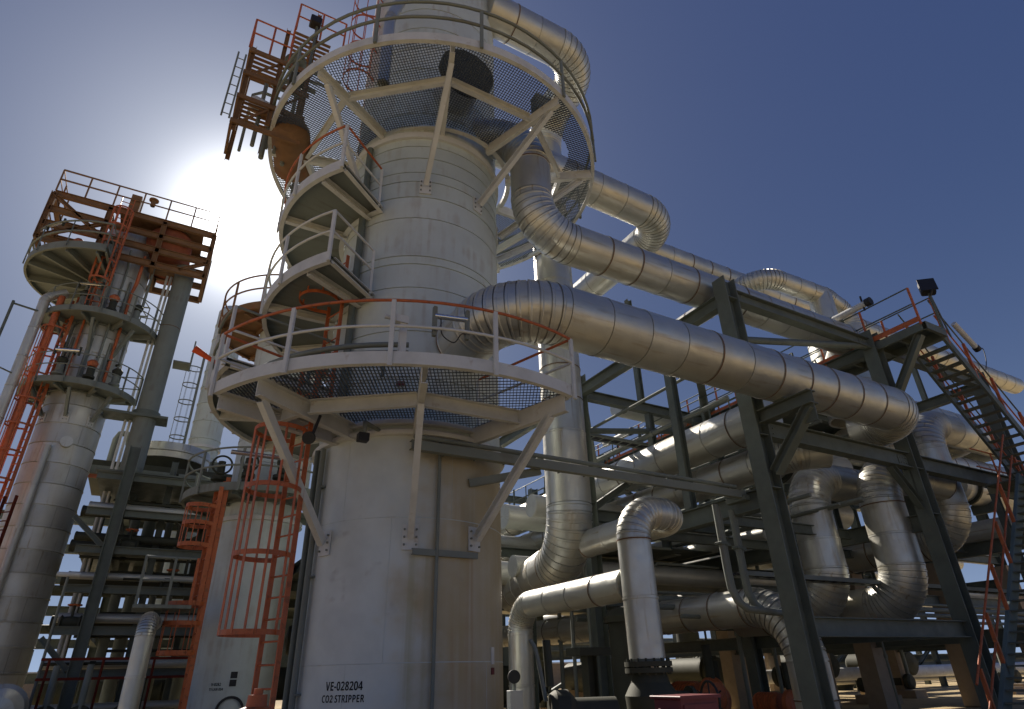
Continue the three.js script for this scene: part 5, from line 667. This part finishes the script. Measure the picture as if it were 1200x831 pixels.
{ // small-bore lines, conduits and trays threaded through the rack; more equipment on the ground behind
  const G = 'thin lines threaded through the right rack', L = 'thin dull line threaded through the right rack';
  const thin = (pts, r) => { const t = thing('thin_pipe', L, 'pipe', pts[0], G); part('tube', bentRod(pts, r, 8), galvM, t); const m = new THREE.Vector3(...pts[0]).lerp(new THREE.Vector3(...pts[1]), 0.4), d = new THREE.Vector3(...pts[1]).sub(m).normalize(); part('coupling', turned([[0, 0], [0, r * 1.5], [0.12, r * 1.5], [0.12, 0]], m, d, 10), galvM, t); };
  for (let i = 0; i < 9; i++) thin([[11.7 + i * 0.55, 5.25 + (i % 3) * 0.12, -9.4 - (i % 2)], [11.7 + i * 0.55, 5.25 + (i % 3) * 0.12, -21]], 0.035 + 0.02 * (i % 3));
  for (let i = 0; i < 10; i++) { const x = 9.6 + i * 1.35, z = -13.2 - (i * 2.7) % 6; thin([[x, 0, z], [x, 4.4 + (i % 3) * 0.9, z], [x + 0.3, 4.6 + (i % 3) * 0.9, z], [x + 3, 4.6 + (i % 3) * 0.9, z]], 0.04 + 0.015 * (i % 3)); }
  for (let i = 0; i < 8; i++) thin([[11.5, 2.75 + (i % 4) * 0.3, -12 - i * 0.9], [34, 2.75 + (i % 4) * 0.3, -12 - i * 0.9]], 0.05 + 0.02 * (i % 3));
  for (let i = 0; i < 6; i++) thin([[12 + i * 2.2, 8.9, -9.5 - (i % 2) * 2], [12 + i * 2.2, 8.9, -20]], 0.05 + 0.02 * (i % 2));
  for (const [i, [y, z]] of [[3.5, -10.0], [3.4, -15.8], [8.7, -15.5]].entries()) { const t = thing('cable_tray', ['low near', 'low far', 'high'][i] + ' cable tray crossing inside the right rack', 'cable tray', [11.5, y, z]); for (const s of [0, 0.4]) part('side_channel', prism(cSec(0.1, 0.03, 0.005), [11.6, y, z - s], [32, y, z - s]), galvM, t); part('rungs', Array.from({ length: 50 }, (_, k) => box(11.7 + k * 0.4, y - 0.04, z - 0.4, 11.74 + k * 0.4, y - 0.02, z, 0.001)), galvM, t).userData.kind = 'stuff'; part('cables', [0.08, 0.15, 0.2, 0.3].map(q => rod([11.6, y + 0.0, z - q], [32, y + 0.0, z - q], 0.03, 6)), blackM, t).userData.kind = 'stuff'; }
  const ex = [[20.6, 1.5, -26.5], [24.5, 1.5, -25.5], [31.5, 1.6, -24.4], [37, 1.6, -23.5], [29.5, 3.2, -25.5], [41, 1.6, -26], [17.6, 1.4, -24.6], [35, 3.1, -27], [26.5, 1.5, -28]];
  const ri = rank(ex, q => -q[0] / -q[2]);
  for (const [i, [x, y, z]] of ex.entries()) { const e = thing('exchanger', `${['leftmost', 'second', 'third', 'fourth', 'fifth', 'sixth', 'seventh', 'eighth', 'rightmost'][ri[i]]} from the left of the low exchangers on plinths under the right rack`, 'heat exchanger', [x, y, z], 'low exchangers on plinths under the right rack'); part('shell', turned([[0, 0], [0.1, 0.5], [0.2, 0.6], [3.8, 0.6], [4.0, 0.45], [4.05, 0]], [x, y, z + 2], [0.1, 0, -1], 22), castM, e); part('flange', flange([x + 0.06, y, z + 1.4], [0.1, 0, -1], 0.74, 0.13), castM, e); for (const d of [-1.2, 0.9]) part('saddle', box(x - 0.35, 0, z + d - 0.12, x + 0.6, y - 0.5, z + d + 0.12), firePM, e); part('nozzle', rod([x + 0.1, y + 0.5, z + 0.9], [x + 0.1, y + 1.4, z + 0.9], 0.16, 12), galvM, e); }
  for (const [i, [x, z, h]] of [[5.4, -17.2, 3.4], [7.4, -19.0, 2.6], [9.9, -12.2, 2.2]].entries()) { const t = thing('upright_filter', ['left', 'middle', 'right'][i] + ' dark upright filter pot among the low pipes right of the skirt', 'filter', [x, 0, z]); part('pot', turned([[0, 0.36], [0.1, 0.4], [h, 0.4], [h, 0.5], [h + 0.12, 0.5], [h + 0.3, 0.3], [h + 0.36, 0]], [x, 0.4, z], [0, 1, 0], 22), castM, t); for (const a of [30, 150, 270]) part('leg', rod([x + 0.34 * Math.cos(a * R), 0, z + 0.34 * Math.sin(a * R)], [x + 0.34 * Math.cos(a * R), 0.6, z + 0.34 * Math.sin(a * R)], 0.05), castM, t); part('nozzle', flange([x + 0.3, 1.4, z + 0.2], [0.7, 0, 0.7], 0.16, 0.3), galvM, t); }
  const w = thing('block_wall', 'low pale boundary wall far beyond the racks', 'wall', [40, 0, -70]); for (let i = 0; i < 40; i++) part('panel', box(-40 + i * 4, 0, -70.12, -36.06 + i * 4, 2.6, -69.9, 0.02), firePM, w); part('coping', box(-40.1, 2.6, -70.2, 120, 2.75, -69.8, 0.02), paleM, w);
}

{ // equipment row closing the far right
  const t = thing('pipe_rack', 'far pipe rack with stacked lines seen under the stairs at right', 'pipe rack', [60, 0, -30]); for (let i = 0; i < 12; i++) for (const z of [-29, -33]) part('column', prism(iSec(0.35, 0.35), [38 + i * 5, 0, z], [38 + i * 5, 5.6, z], [1, 0, 0]), rackM, t); for (const y of [1.5, 2.8, 5.4]) part('beam', prism(iSec(0.35, 0.25), [38, y, -29], [94, y, -29]), rackM, t); for (let i = 0; i < 5; i++) part('brace', prism(iSec(0.2, 0.2), [38.2 + i * 10, 0.2, -29], [42.8 + i * 10, 2.7, -29]), rackM, t);
  for (const [i, [y, z, r]] of [[0.75, -30, 0.35], [1.9, -30.5, 0.3], [3.3, -29.8, 0.4], [3.3, -31, 0.35], [5.9, -30.4, 0.4]].entries()) pipe('rack_pipe', `${['lowest', 'second lowest', 'front middle', 'rear middle', 'topmost'][i]} pipe on the far rack seen under the stairs`, [[38, y, z], [95, y, z]], r, { seg: 14, plainFar: true, mats: [i % 2 ? castM : cladDull[1]] });
  for (let i = 0; i < 5; i++) { const x = 30 + i * 5.5, z = -19.5 - (i % 2) * 2, p = thing('pump', `${['leftmost', 'second', 'third', 'fourth', 'rightmost'][i]} from the left of the small pumps on the open ground at right`, 'pump', [x, 0, z], 'small pumps on the open ground'); part('plinth', box(x - 0.5, 0, z - 0.8, x + 0.5, 0.35, z + 0.8), firePM, p); part('motor', turned([[0, 0], [0, 0.3], [0.8, 0.3], [0.86, 0.1], [0.86, 0]], [x, 0.75, z + 0.1], [0, 0, -1], 18), castM, p); part('casing', turned([[0, 0], [0, 0.25], [0.08, 0.36], [0.28, 0.36], [0.34, 0.2], [0.34, 0]], [x, 0.75, z + 0.55], [0, 0, -1], 18), castM, p); part('riser', rod([x, 0.9, z + 0.4], [x, 2.6, z + 0.4], 0.1, 10), galvM, p); }
}

renderer.setSize(1024, 709);
renderer.render(scene, camera);
